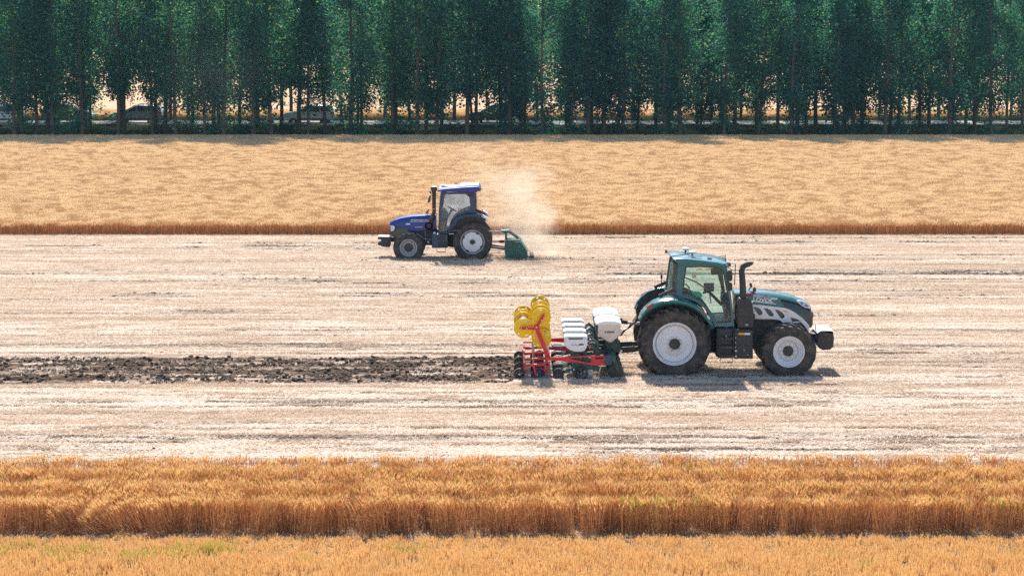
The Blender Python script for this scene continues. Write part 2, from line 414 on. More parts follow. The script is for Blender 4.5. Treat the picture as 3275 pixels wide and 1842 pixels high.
def soil_at(X, Y):
    s = np.zeros_like(X)
    wob = (fbm(X * .2, Y * .0 + 3.1, 5) - .5) * .3
    for x0, x1, y, w, k in STREAKS:
        e = np.clip((X - x0) / 2, 0, 1) * np.clip((x1 - X) / 2, 0, 1)
        br = np.clip((fbm(X * .4, Y * .1 + y, 11) - .30) * 4, 0, 1)
        s = np.maximum(s, k * e * br * np.exp(-((Y - y - wob * w * 2) / w) ** 2))
    s = np.maximum(s, .42 * np.clip((fbm(X * .02, Y * 2.4, 21, 2) - .60) * 7, 0, 1))
    t = np.clip((TX1 - X) / .4, 0, 1) * np.clip((Y - 52.3) / .5, 0, 1) * np.clip((57.0 - Y) / .5, 0, 1)
    rows = .62 + .38 * np.cos((Y - 53.3) / .95 * 2 * math.pi)
    s = np.maximum(s, t * np.clip(.15 + rows * .8 + (fbm(X * 1.6, Y * 1.8, 31) - .5) * 2.0, 0, 1))
    return s

def stub_z(X, Y):
    t = np.clip((TX1 - X) / .6, 0, 1) * np.clip((Y - 52.3) / .5, 0, 1) * np.clip((57.0 - Y) / .5, 0, 1)
    return .004 + .04 * (fbm(X * .06, Y * 2.2, 41) - .5) - .02 * t

m, N, L, B = nmat('stubble_ground')
at = N.new('ShaderNodeAttribute'); at.attribute_name = 'soil'
c1 = mixrgb(N, L, ramp(N, L, noise(N, L, 1.6, 2, 'World', (.006, 1, 1)), .35, .65), (.38, .28, .20), (.56, .44, .34))
c1 = mixrgb(N, L, ramp(N, L, noise(N, L, 9, 4, 'World', (.06, 1, 1)), .52, .72), c1, (.20, .14, .11))
sm = N.new('ShaderNodeMath'); sm.operation = 'MULTIPLY_ADD'; sm.inputs[1].default_value = 2.4; L.new(at.outputs['Fac'], sm.inputs[0])
nz = N.new('ShaderNodeMath'); nz.operation = 'MULTIPLY_ADD'; nz.inputs[1].default_value = 1.8; nz.inputs[2].default_value = -1.1; L.new(noise(N, L, 5, 5, 'World', (.2, 1, 1)), nz.inputs[0]); L.new(nz.outputs[0], sm.inputs[2])
cl = N.new('ShaderNodeClamp'); L.new(sm.outputs[0], cl.inputs[0])
L.new(mixrgb(N, L, cl.outputs[0], c1, (.07, .05, .042)), B.inputs['Base Color']); B.inputs['Roughness'].default_value = .95; B.inputs['Specular IOR Level'].default_value = .1
bp = N.new('ShaderNodeBump'); bp.inputs['Strength'].default_value = .7; bp.inputs['Distance'].default_value = .04
L.new(noise(N, L, 18, 6, 'World', (.4, 1, 1)), bp.inputs['Height']); L.new(bp.outputs[0], B.inputs['Normal'])
M['stubble_ground'] = m
sf, SXX, SYY = sheet('stubble_field', -30, 30, 40.2, 91, 150, 900, stub_z, M['stubble_ground'])
a = sf.data.attributes.new('soil', 'FLOAT', 'POINT'); a.data.foreach_set('value', soil_at(SXX, SYY).astype(np.float32).ravel())

# the strip the planter has just worked: torn dark soil lying in ridges
def strip_z(X, Y):
    e = np.clip((TX1 - X) / .5, 0, 1) * np.clip((Y - 52.55 - .25 * (fbm(X * .8, Y * 0, 63) - .5)) / .35, 0, 1) * np.clip((56.7 + .3 * (fbm(X * .8, Y * 0 + 9, 64) - .5) - Y) / .35, 0, 1)
    rg = .5 + .5 * np.cos((Y - 53.3) / .95 * 2 * math.pi + (fbm(X * .3, Y * 0, 65) - .5) * 2)
    return -.03 + e * (.03 + .035 * rg + .11 * np.clip(fbm(X * 2.6, Y * 3.4, 66, 5) - .40, 0, 1) * 2 * (.5 + rg * .5))
m, N, L, B = nmat('turned_soil')
c1 = mixrgb(N, L, ramp(N, L, noise(N, L, 6, 8, 'World', (.6, 1, 1)), .4, .62), (.07, .042, .026), (.15, .098, .066))
c1 = mixrgb(N, L, ramp(N, L, noise(N, L, 3.4, 10, 'World', (.10, 1, 1)), .50, .60), c1, (.5, .38, .29))
L.new(c1, B.inputs['Base Color']); B.inputs['Roughness'].default_value = .95; B.inputs['Specular IOR Level'].default_value = .1
bp = N.new('ShaderNodeBump'); bp.inputs['Strength'].default_value = .9; bp.inputs['Distance'].default_value = .04
L.new(noise(N, L, 22, 6, 'World', (.7, 1, 1)), bp.inputs['Height']); L.new(bp.outputs[0], B.inputs['Normal'])
M['turned'] = m
sheet('planted_strip', -24, TX1, 52.2, 57.1, 520, 110, strip_z, M['turned'])

# verge, road, far fields
M['verge'] = ground_mat('verge_earth', (.07, .085, .04), (.12, .11, .06), (.2, .16, .11), 1.2, (.4, 1, 1))
sheet('verge', -95, 95, 158.5, 179.4, 60, 24, lambda X, Y: -.02 + .30 * np.clip((Y - 170) / 8, 0, 1) ** 1.5 + .08 * (fbm(X * .6, Y * .6, 61) - .5), M['verge'])
M['road'] = ground_mat('road_concrete', (.42, .40, .38), (.36, .34, .33), (.28, .26, .25), .6, (.3, 1, 1), .1)
rd = MB().box((0, 182.5, .12), (190, 6.6, .40)).obj('road', M['road'], bevel=.04); rd['kind'] = 'structure'
sheet('far_verge', -110, 110, 185.7, 196, 40, 8, lambda X, Y: .2 - .2 * np.clip((Y - 187) / 5, 0, 1) + .05 * fbm(X, Y, 3), M['verge'])
M['farwheat'] = ground_mat('far_wheat_canopy', (.55, .34, .20), (.60, .39, .24), (.46, .28, .15), .5, (.08, 1, 1), .8)
sheet('far_wheat_field', -420, 420, 196.5, 900, 60, 120, lambda X, Y: .42 + .05 * fbm(X * .3, Y * .8, 9), M['farwheat'])

# ------------------------------------------------------------------ wheels
def wheel(parent, name, x, z, y_out, side, Rr, Wd, rim_r, hub_r, style, lugs=22, sink=0):
    """side -1: outer face towards -y. parts: tyre, rim, hub, wheel_nuts"""
    w = empty(name, (x * SX, 0, z), parent)
    yo, yi = y_out, y_out - side * Wd; yc = (yo + yi) / 2; hw = Wd / 2; s = side
    core = Rr - .065 * Rr
    prof = [(rim_r * .97, yc + s * hw * .72), (rim_r * 1.05, yc + s * hw * .84), (rim_r + (core - rim_r) * .45, yc + s * hw * 1.0), (core * .96, yc + s * hw * .93), (core, yc + s * hw * .72),
            (core * 1.008, yc), (core, yc - s * hw * .72), (core * .96, yc - s * hw * .93), (rim_r + (core - rim_r) * .45, yc - s * hw), (rim_r * 1.05, yc - s * hw * .84), (rim_r * .97, yc - s * hw * .72)]
    t = MB().lathe(prof, 0, 0, 56, closed=True)
    da = 2 * math.pi / lugs
    for sd in (-1, 1):
        for k in range(lugs):
            a0 = k * da + (da / 2 if sd > 0 else 0)
            secs = []
            for f, da_, rt, wl in ((-.04, 0, 1., .036), (.45, .5, 1., .034), (.86, .95, .985, .036), (1.0, 1.05, .93, .034), (.99, 1.08, .86, .02)):
                a = a0 + s * da_ * da; yy = yc + sd * hw * f; ha = wl / Rr * 1.0
                ro = Rr * rt; ri = core * min(1, rt) * (.96 if f < .9 else .9)
                if f > .9: ri = ro - .05 * Rr
                secs.append([(r_ * math.cos(a + q), yy, r_ * math.sin(a + q)) for r_, q in ((ri, -ha * 1.3), (ro, -ha), (ro, ha), (ri, ha * 1.3))])
            t.loft(secs)
    t.obj('tyre', M['rubber'], w, sharp=40)
    rm = M['white'] if style != 'dirty' else M['rimgrey']
    b = yc + s * hw * .80
    if style == 'rear':
        pr = [(rim_r * 1.02, b), (rim_r * 1.0, b + s * .02), (rim_r * .95, b + s * .02), (rim_r * .93, b - s * .05), (rim_r * .885, b - s * .06), (rim_r * .872, b - s * .11), (rim_r * .855, b - s * .11), (rim_r * .84, b - s * .05), (rim_r * .6, b - s * .075), (rim_r * .42, b - s * .03), (0, b - s * .03)]
        hubd = (.03, .09)
    elif style == 'front':
        pr = [(rim_r * 1.03, b), (rim_r * 1.0, b + s * .02), (rim_r * .94, b + s * .015), (rim_r * .90, b - s * .06), (rim_r * .82, b - s * .07), (rim_r * .80, b - s * .13), (rim_r * .70, b - s * .14), (rim_r * .66, b - s * .2), (rim_r * .55, b - s * .16), (0, b - s * .15)]
        hubd = (.15, .05)
    else:
        pr = [(rim_r * 1.02, b), (rim_r * 1.0, b + s * .02), (rim_r * .93, b + s * .015), (rim_r * .90, b - s * .08), (rim_r * .80, b - s * .12), (rim_r * .78, b - s * .16), (rim_r * .6, b - s * .14), (0, b - s * .12)]
        hubd = (.12, .02)
    MB().lathe(pr, 0, 0, 48, cap=False).obj('rim', rm, w, sharp=30)
    hb = b - s * hubd[0]
    MB().lathe([(hub_r, hb - s * .02), (hub_r, hb + s * (hubd[1] - .03)), (hub_r * .86, hb + s * hubd[1]), (0, hb + s * hubd[1])], 0, 0, 24).obj('hub', M['iron'], w)
    nn = MB()
    for k in range(10):
        a = k * math.pi / 5; nn.lathe([(.018, hb - s * .02), (.018, hb + s * .03), (0, hb + s * .03)], hub_r * 1.32 * math.cos(a), hub_r * 1.32 * math.sin(a), 6)
    nn.obj('wheel_nuts', M['silver'], w)['kind'] = 'stuff'
    return w

def far_wheel(w, parent, name, dy):
    """the wheel on the other side: the same mirrored across the machine"""
    c = empty(name, w.location, parent)
    for ch in w.children:
        q = ch.copy(); link(q); q.parent = c; q.scale = (1, -1, 1)
    return c

FONT_DG = None
def text(parent, name, body, x, z, y, width, height, mat, slope=0, italic=0, bold=.012):
    cu = bpy.data.curves.new(name, 'FONT'); cu.body = body; cu.size = 1; cu.shear = italic; cu.offset = bold
    o = bpy.data.objects.new(name, cu); link(o); bpy.context.view_layer.update()
    me = bpy.data.meshes.new_from_object(o.evaluated_get(bpy.context.evaluated_depsgraph_get()))
    bpy.data.objects.remove(o)
    co = np.zeros(len(me.vertices) * 3); me.vertices.foreach_get('co', co); co = co.reshape(-1, 3)
    lo, hi = co.min(0), co.max(0)
    u = (co[:, 0] - lo[0]) / (hi[0] - lo[0]) * width; v = (co[:, 1] - lo[1]) / (hi[1] - lo[1]) * height
    me.vertices.foreach_set('co', np.stack([u + x, np.full_like(u, y), v + z + u * slope], 1).ravel())
    me.materials.clear(); me.materials.append(mat); me.update()
    q = link(bpy.data.objects.new(name, me)); q.parent = parent
    return q

def decal(parent, name, poly, y, mat): return MB().prism(poly, y - .003, y).obj(name, mat, parent)
def rect(x0, z0, x1, z1): return [(x0, z0), (x1, z0), (x1, z1), (x0, z1)]
def mir(poly): return poly
def arc_strip(U, Lp, ya, yb, yc):
    """fender: inner edge at ya and rounded shoulder at yb along U, lip at yc along Lp"""
    n = len(U); vs = [(x, ya, z) for x, z in U] + [(x, yb, z - .015) for x, z in U] + [(x, yc, z * .6 + zz * .4) for (x, z), (xx, zz) in zip(U, Lp)] + [(x, yc, z) for x, z in Lp]
    return MB().add(vs, [(r_ * n + i, r_ * n + i + 1, (r_ + 1) * n + i + 1, (r_ + 1) * n + i) for r_ in range(3) for i in range(n - 1)])

# ------------------------------------------------------------------ green tractor (faces +x, near side -y)
SX = 1.0
GT = tag(empty('tractor', (4.446, 54.95, 0)), 'dark green tractor with white wheel rims pulling the red and yellow planter', 'tractor')
def G(mb, name, mat, **k): return mb.obj(name, M[mat], GT, **k)
wr = wheel(GT, 'rear_wheel', 0, .885, -1.25, -1, 1.0, .64, .59, .15, 'rear', 21)
far_wheel(wr, GT, 'rear_wheel', 0)
wf = wheel(GT, 'front_wheel', 3.13, .665, -1.22, -1, .765, .54, .425, .145, 'front', 19)
far_wheel(wf, GT, 'front_wheel', 0)
G(MB().prism([(-.55, .62), (-.5, 1.25), (.3, 1.35), (1.75, 1.28), (1.75, .62), (1.2, .5), (.1, .5)], -.34, .34), 'transmission', 'iron', bevel=.03)
G(MB().prism([(1.72, .72), (1.72, 1.5), (2.4, 1.5), (3.0, 1.42), (3.75, 1.2), (3.8, .85), (3.4, .7), (2.2, .62)], -.38, .38), 'engine_block', 'iron', bevel=.03)
G(MB().tube([(0, -.75, .885), (0, -.35, .885), (0, .35, .885), (0, .75, .885)], [.14, .2, .2, .14], 16), 'rear_axle', 'iron')
G(MB().tube([(3.13, -.85, .665), (3.13, -.6, .68), (3.13, 0, .70), (3.13, .6, .68), (3.13, .85, .665)], [.15, .11, .16, .11, .15], 14), 'front_axle', 'iron')
# bonnet: black core, painted top skin, side panels
def sec(x, w, zb, zt, rr=.12): return [(x, -w, zb), (x, -w, zt - rr), (x, -w + rr * .3, zt - rr * .35), (x, -w + rr, zt - rr * .08), (x, -w * .3, zt + .02), (x, w * .3, zt + .02), (x, w - rr, zt - rr * .08), (x, w - rr * .3, zt - rr * .35), (x, w, zt - rr), (x, w, zb)]
G(MB().loft([sec(1.72, .46, 1.46, 2.18), sec(2.3, .47, 1.46, 2.17), sec(2.95, .47, 1.40, 2.09), sec(3.3, .46, 1.30, 2.01), sec(3.55, .43, 1.22, 1.92), sec(3.75, .40, 1.2, 1.80), sec(3.86, .35, 1.22, 1.70), sec(3.90, .31, 1.3, 1.60)]), 'nose_grille', 'gloss', sharp=45)
def cap(x, w, z, t=.035): return [(x, -w, z - .06), (x, -w, z - .02), (x, -w * .86, z + t), (x, -w * .35, z + t + .03), (x, w * .35, z + t + .03), (x, w * .86, z + t), (x, w, z - .02), (x, w, z - .06)]
G(MB().loft([cap(1.70, .47, 2.17), cap(2.3, .485, 2.165), cap(2.68, .485, 2.125), cap(2.95, .48, 2.085), cap(3.3, .47, 2.01), cap(3.55, .44, 1.925), cap(3.72, .41, 1.83), cap(3.83, .38, 1.76)]), 'bonnet', 'green', sharp=40)
for s in (-1, 1):
    pn = G(MB().prism([(2.05, 2.15), (2.25, 2.145), (2.68, 2.105), (2.93, 2.075), (3.075, 1.79), (2.6, 1.845), (2.17, 1.885), (2.05, 2.02)], s * .46, s * .505), 'bonnet_side_panel', 'green', bevel=.008)
wh_out = [(2.17, 1.895), (2.58, 1.85), (3.07, 1.79), (3.22, 1.74), (3.33, 1.68), (3.54, 1.53), (3.68, 1.40), (3.77, 1.29), (3.77, 1.16), (3.70, 1.2), (3.62, 1.31), (3.52, 1.40), (3.45, 1.38), (3.27, 1.36), (3.05, 1.36), (2.99, 1.42), (2.93, 1.455), (2.73, 1.48), (2.26, 1.49), (2.26, 1.62), (2.17, 1.76)]
holes = [[(2.2, 1.815), (2.30, 1.81), (2.4, 1.77), (2.47, 1.67), (2.46, 1.61), (2.4, 1.585), (2.35, 1.6)], [(2.49, 1.785), (2.61, 1.77), (2.7, 1.72), (2.77, 1.62), (2.77, 1.57), (2.73, 1.55), (2.65, 1.57)],
         [(2.8, 1.745), (2.91, 1.73), (3.0, 1.67), (3.08, 1.58), (3.07, 1.52), (3.02, 1.49), (2.96, 1.52)], [(3.24, 1.52), (3.37, 1.50), (3.48, 1.45), (3.58, 1.36), (3.5, 1.42), (3.29, 1.40)]]
for s in (-1, 1):
    G(plate(wh_out, holes, s * .515 - (.03 if s < 0 else 0), .03), 'engine_side_frame', 'white')
hl = [(3.41, 1.985), (3.52, 1.985), (3.65, 1.94), (3.76, 1.86), (3.83, 1.79), (3.77, 1.76), (3.64, 1.79), (3.51, 1.87)]
hin = [(sum(p[0] for p in hl) / 8 * .35 + x * .65, sum(p[1] for p in hl) / 8 * .35 + z * .65) for x, z in hl]
for s in (-1, 1):
    h = G(MB().prism(hl, s * .38, s * .472), 'headlight', 'decal_white', bevel=.01)
    MB().prism(hin, s * .40, s * .482).obj('lens', M['lens_blue'], h)
    MB().lathe([(.032, s * .48), (.032, s * .492), (0, s * .492)], 3.62, 1.885, 12).obj('lamp_bulb', M['lens'], h)
G(MB().prism([(3.78, 1.30), (3.84, 1.31), (3.905, 1.5), (3.905, 1.62), (3.87, 1.64)], -.30, .30), 'grille_insert', 'black')
# cab
dg_ = [(.30, 2.98), (.76, 2.99), (1.21, 2.95), (1.31, 2.90), (1.345, 2.83), (1.45, 2.33), (1.55, 1.78), (1.575, 1.44), (1.20, 1.42), (1.08, 1.63), (.91, 1.85), (.74, 2.02), (.47, 2.15), (.22, 2.2), (.25, 2.63)]
side = [(.10, 3.06), (.76, 3.08), (1.40, 2.99), (1.46, 2.8), (1.53, 2.4), (1.60, 1.85), (1.66, 1.32), (1.12, 1.31), (1.0, 1.60), (.82, 1.83), (.6, 2.0), (.35, 2.09), (.06, 2.12), (.08, 2.6)]
for s in (-1, 1):
    cf = G(plate(side, [dg_], s * .85 - .025, .05), 'cab_side_frame', 'green', bevel=.006)
    MB().prism(dg_, s * .84 - .004, s * .84 + .004).obj('door_glass', M['glass_g'], cf)
    cen = (sum(p[0] for p in dg_) / len(dg_), sum(p[1] for p in dg_) / len(dg_))
    gin = [(cen[0] + (x - cen[0]) * .955, cen[1] + (z - cen[1]) * .962) for x, z in dg_]
    plate(dg_, [gin], s * .846 - .012, .024).obj('door_seal', M['black'], cf)
    MB().box((1.48, s * .895, 1.93), (.055, .05, .26)).obj('door_handle', M['black'], cf, bevel=.012)
G(MB().add([(1.47, -.8, 2.95), (1.47, .8, 2.95), (1.70, .8, 1.5), (1.70, -.8, 1.5), (1.56, 0, 2.95), (1.80, 0, 1.5)], [(0, 4, 5, 3), (4, 1, 2, 5)]), 'windscreen', 'glass_g', sharp=80)
G(MB().add([(.1, -.8, 3.02), (-.02, -.5, 3.02), (-.02, .5, 3.02), (.1, .8, 3.02), (.06, -.8, 2.15), (-.14, -.5, 2.15), (-.14, .5, 2.15), (.06, .8, 2.15)], [(0, 1, 5, 4), (1, 2, 6, 5), (2, 3, 7, 6)]), 'rear_window', 'glass_g', sharp=80)
G(MB().bar((-.02, .55, 3.02), (-.13, .55, 2.15), .05, .04).bar((-.14, -.6, 2.13), (-.14, .6, 2.13), .05, .06), 'rear_window_frame', 'green')
prof = [(-.06, 3.20), (.03, 3.10), (.12, 3.045), (.76, 3.07), (1.37, 2.965), (1.52, 2.975), (1.45, 3.03), (1.2, 3.10), (.76, 3.165), (.3, 3.215), (0, 3.225)]
def rs(y, k, dz): cx, cz = .7, 3.1; return [(cx + (x - cx) * k, y, cz + (z - cz) * (k if z < 3.1 else k * .9) + dz) for x, z in prof]
rf = G(MB().loft([rs(-.93, .93, -.01), rs(-.86, 1, 0), rs(-.4, 1.02, .02), rs(.4, 1.02, .02), rs(.86, 1, 0), rs(.93, .93, -.01)]), 'cab_roof', 'green', sharp=30, bevel=.01)
MB().box((.62, -.55, 3.225), (.30, .10, .015), ry=.03).obj('roof_strip', M['black'], rf); MB().box((1.0, -.45, 3.17), (.12, .2, .015), ry=.13).obj('roof_pad', M['black'], rf)
for x, y, zz in ((.55, -.1, 3.25), (.42, .55, 3.27)):
    d = G(MB().lathe([(.0, 0), (.085, 0), (.1, .02), (.1, .045), (.07, .07), (0, .08)], 0, 0, 20), 'antenna_dome', 'decal_white'); d.rotation_euler = (math.pi / 2, 0, 0); d.location = (x, y, zz)
    MB().tube([(0, -.06, 0), (0, .0, 0)], .025, 8).obj('antenna_stem', M['black'], d)
G(MB().tube([(-.1, -.75, 3.24), (.45, -.4, 3.27), (.5, .7, 3.27)], .012, 5).tube([(-.1, -.8, 3.245), (-.1, .8, 3.245)], .016, 6).box((-.1, -.8, 3.2), (.07, .07, .09)).box((-.1, .8, 3.2), (.07, .07, .09)), 'roof_cable_rack', 'black')
for y in (-.75, -.45, .45, .75): G(MB().box((1.51, y, 3.01), (.07, .16, .08)), 'work_lamp', 'black', bevel=.01)
G(MB().tube([(1.35, -.95, 3.05), (1.5, -1.08, 3.09), (1.64, -1.1, 3.08), (1.62, -1.1, 2.5)], .014, 6).tube([(1.44, -.9, 2.98), (1.56, -1.05, 2.9)], .012, 6), 'mirror_arm', 'iron')
for z0, z1 in ((2.6, 2.9), (2.34, 2.565)):
    G(MB().prism(smooth_poly(rect(1.43, z0, 1.565, z1)), -1.10, -1.03), 'mirror', 'black')
G(MB().tube([(1.35, .95, 3.02), (1.6, 1.15, 3.05), (1.6, 1.15, 2.5)], .014, 6).box((1.58, 1.15, 2.68), (.1, .16, .34)), 'far_mirror', 'black')
# inside the cab
G(MB().prism([(.2, 1.75), (.62, 1.78), (.68, 1.9), (.35, 1.95), (.26, 2.45), (.2, 2.62), (.1, 2.6), (.12, 2.1)], -.28, .28), 'driver_seat', 'cabin', bevel=.04)
G(MB().tube([(.2, -.05, 2.6), (.2, -.05, 2.85)], .02, 6).box((.2, -.05, 2.86), (.16, .12, .06)), 'head_restraint', 'black')
G(MB().prism([(1.50, 1.42), (1.36, 2.0), (1.42, 2.12), (1.56, 2.14), (1.64, 1.5)], -.2, .22), 'dashboard', 'cabin', bevel=.04)
G(MB().tube([(1.40, 0, 1.8), (1.02, 0, 2.18)], .045, 8).tube([(1.02 + .17 * math.cos(a) * .9, .19 * math.sin(a), 2.2 + .17 * math.cos(a) * .42) for a in np.linspace(0, 2 * math.pi, 21)], .016, 6, cap=False).box((1.02, 0, 2.2), (.3, .04, .02), ry=-.44), 'steering_wheel', 'black')
G(MB().box((.98, -.5, 2.36), (.28, .05, .24)).tube([(1.0, -.5, 2.25), (1.05, -.45, 1.9)], .02, 6), 'control_screen', 'cabin', bevel=.01)
G(MB().box((1.2, .1, 2.72), (.22, .05, .18)).tube([(1.28, .1, 2.66), (1.36, .2, 2.4)], .012, 5), 'guidance_screen', 'cabin', bevel=.01)
G(MB().tube([(.2, .55, 2.5), (.45, .55, 2.48), (.75, .6, 2.35), (.95, .7, 2.2)], .018, 6).tube([(.22, .5, 2.34), (.45, .5, 2.3), (.55, .5, 2.18)], .018, 6), 'grab_rail', 'black')
G(MB().box((.75, 0, 1.40), (1.75, 1.6, .08)), 'cab_floor', 'beige')
G(MB().box((.42, -.5, 2.05), (.6, .3, .18), ry=.2), 'side_console', 'cabin', bevel=.05)
G(MB().box((.35, .58, 2.05), (.6, .3, .18), ry=.2), 'armrest_console', 'cabin', bevel=.05)
# fenders
U = [(-.97, 1.56), (-.90, 1.74), (-.79, 1.88), (-.61, 2.03), (-.37, 2.13), (-.1, 2.16), (.15, 2.13), (.35, 2.07), (.55, 1.97), (.72, 1.84), (.87, 1.68), (.98, 1.52), (1.07, 1.33)]
Lp = [(-.96, 1.50), (-.86, 1.66), (-.72, 1.79), (-.52, 1.91), (-.3, 1.985), (-.05, 2.0), (.15, 1.985), (.34, 1.94), (.52, 1.86), (.68, 1.74), (.82, 1.59), (.92, 1.45), (1.0, 1.31)]
for s in (-1, 1):
    f = G(arc_strip(U, Lp, s * .80, s * 1.12, s * 1.23), 'fender', 'green', solid=.025, sharp=50)
    MB().prism([(-.80, 1.80), (-.66, 1.92), (-.60, 2.03), (-.77, 1.92)], s * 1.14, s * 1.245).obj('tail_light', M['lens_red'], f, bevel=.008)
    MB().box((.02, s * 1.2, 2.09), (.09, .06, .05)).obj('marker_lamp', M['decal_white'], f)
    arch = [(x * .985, .885 + (z - .885) * .985) for x, z in U] + [(.95, .95), (.6, 1.2), (0, 1.3), (-.6, 1.2), (-.85, .95)]
    MB().prism(arch, s * .78, s * .80).obj('inner_arch', M['black'], f)
    MB().bar((-.42, s * .9, 2.16), (.02, s * .87, 2.36), .05, .09).obj('fender_stay', M['black'], f)
decal(GT, 'red_sticker', [(.72, 1.80), (.80, 1.71), (.83, 1.74), (.76, 1.83)], -1.238, M['decal_red'])
decal(GT, 'white_sticker', [(.86, 1.66), (.93, 1.57), (.955, 1.6), (.885, 1.69)], -1.238, M['decal_white'])
# exhaust, casing, tanks, steps
G(MB().tube([(1.90, -.72, 1.95), (1.90, -.72, 2.3), (1.87, -.72, 2.7), (1.855, -.72, 2.84), (1.89, -.72, 2.96), (1.99, -.72, 3.02), (2.06, -.72, 3.03)], [.10, .092, .085, .085, .085, .08, .075], 16, cap=False).add([(2.06, -.72 + .075 * math.cos(a), 3.03 + .075 * math.sin(a)) for a in np.linspace(0, 2 * math.pi, 12, endpoint=False)] + [(2.16 + .02 * math.sin(a), -.72 + .075 * math.cos(a), 3.055 + .05 * math.sin(a)) for a in np.linspace(0, 2 * math.pi, 12, endpoint=False)], [(i, (i + 1) % 12, 12 + (i + 1) % 12, 12 + i) for i in range(12)]), 'exhaust_pipe', 'iron', sharp=50)
G(MB().prism([(1.735, 1.27), (1.735, 2.0), (1.79, 2.1), (2.02, 2.12), (2.13, 2.02), (2.20, 1.6), (2.20, 1.27)], -.9, -.52), 'exhaust_casing', 'black', bevel=.03)
G(MB().box((2.12, -.86, 2.0), (.07, .06, .04)), 'bonnet_clip', 'decal_white'); G(MB().box((2.215, -.8, 1.69), (.05, .05, .035)), 'bonnet_clip', 'decal_white')
decal(GT, 'serial_plate', rect(1.96, 1.35, 2.04, 1.40), -.903, M['beige'])
G(MB().prism([(1.645, 1.265), (2.08, 1.265), (2.165, 1.22), (2.165, .45), (1.645, .45)], -1.03, -.42), 'fuel_tank', 'black', bevel=.025)
decal(GT, 'amber_reflector', rect(1.76, 1.115, 1.915, 1.17), -1.032, M['amber'])
decal(GT, 'white_reflector', rect(1.918, 1.115, 2.08, 1.17), -1.032, M['decal_white'])
for x, z in ((1.68, 1.03), (1.68, .9), (1.68, .77), (2.02, .56), (1.92, .70)): decal(GT, 'bolt_head', smooth_poly(rect(x - .014, z - .014, x + .014, z + .014)), -1.034, M['silver'])
for z in (.50, .65): decal(GT, 'tank_label', rect(1.67, z, 1.72, z + .045), -1.033, M['decal_white'])
G(MB().prism([(1.16, 1.28), (1.62, 1.28), (1.62, .45), (1.28, .45), (1.16, .5)], -.95, -.40), 'urea_tank', 'black', bevel=.03)
G(MB().tube([(1.44, -.8, 1.25), (1.44, -.8, 1.33)], .055, 12), 'filler_cap', 'cap')
G(MB().tube([(1.43, -.965, 1.0), (1.43, -.965, 1.1)], .03, 8), 'level_pipe', 'silver')
for z in (.52, .76, 1.0): G(MB().box((1.43, -1.02, z), (.34, .18, .03)).box((1.43, -1.1, z + .03), (.34, .015, .05)), 'step', 'iron')
G(MB().tube([(1.275, -1.08, .5), (1.275, -1.08, .36), (1.60, -1.08, .36), (1.60, -1.08, .5)], .012, 6), 'step_hanger', 'iron')
G(MB().tube([(1.24, -1.1, .5), (1.24, -1.1, 1.3)], .015, 6).tube([(1.62, -1.1, .5), (1.62, -1.1, 1.3)], .015, 6), 'hand_rail', 'iron')
# front weight, lamps, hitch
wt = G(MB().prism(smooth_poly([(3.98, .86), (4.02, 1.06), (4.08, 1.13), (4.42, 1.12), (4.47, .96), (4.44, .62), (4.08, .60)]), -.52, .52), 'front_weight', 'black', bevel=.02)
MB().prism([(4.0, 1.08), (4.09, 1.155), (4.4, 1.15), (4.44, 1.06), (4.43, 1.13), (4.08, 1.13)], -.525, .525).obj('weight_top', M['decal_white'], wt)
MB().box((4.28, -.525, 1.06), (.14, .02, .05)).box((4.2, -.525, .95), (.012, .012, .12)).obj('weight_recess', M['gloss'], wt)
G(MB().bar((3.6, 0, .85), (4.05, 0, .9), .3, .22).tube([(4.0, -.15, 1.1), (4.0, -.15, 1.27)], .012, 6), 'weight_carrier', 'iron')
for x, y, z, t_ in ((2.16, -.2, 2.36, .5), (2.24, -.45, 2.27, 0)):
    G(MB().tube([(x - .06, y, z - .16), (x, y, z - .05)], .015, 6).prism([(x - .045 + t_ * .1, z - .06), (x + .045, z - .04), (x + .05, z + .05), (x + .01, z + .09), (x - .03, z + .05)], y - .05, y + .05), 'bonnet_lamp', 'iron')
G(MB().bar((2.0, -.5, 2.17), (2.25, -.46, 2.17), .05, .03), 'lamp_bracket', 'lens_red')
for s in (-1, 1):
    G(MB().bar((-.45, s * .4, .72), (-1.05, s * .43, .62), .09, .13).bar((-1.05, s * .43, .62), (-1.42, s * .45, .6), .09, .16), 'lower_link', 'iron')
    G(MB().tube([(-.55, s * .4, 1.25), (-.85, s * .42, .68)], .03, 8), 'lift_rod', 'iron')
G(MB().tube([(-.5, 0, 1.28), (-.95, 0, 1.27)], .05, 8).tube([(-.95, 0, 1.27), (-1.3, 0, 1.3)], .03, 8), 'top_link', 'silver')
G(MB().box((-.62, 0, .95), (.3, .5, .7)).box((-.75, 0, 1.3), (.16, .3, .14)), 'hitch_housing', 'iron', bevel=.03)
for k in range(4): G(MB().tube([(-.7, -.1 + k * .07, 1.4), (-.95, -.12 + k * .07, 1.36 + .05 * k), (-1.2, -.1 + k * .06, 1.15), (-1.42, -.1 + k * .05, 1.05 - .05 * k)], .011, 5), 'hydraulic_hose', 'black')
G(MB().tube([(-.62, -.5, 1.5), (-.72, -.72, 1.62), (-.9, -.9, 1.7)], .015, 5), 'cable_stalk', 'black')
G(MB().tube([(-.25, .5, 2.2), (-.25, .5, 2.5)], .012, 5).tube([(-.25, .5, 2.46), (-.25, .5, 2.58)], .03, 8), 'beacon_lamp', 'iron')
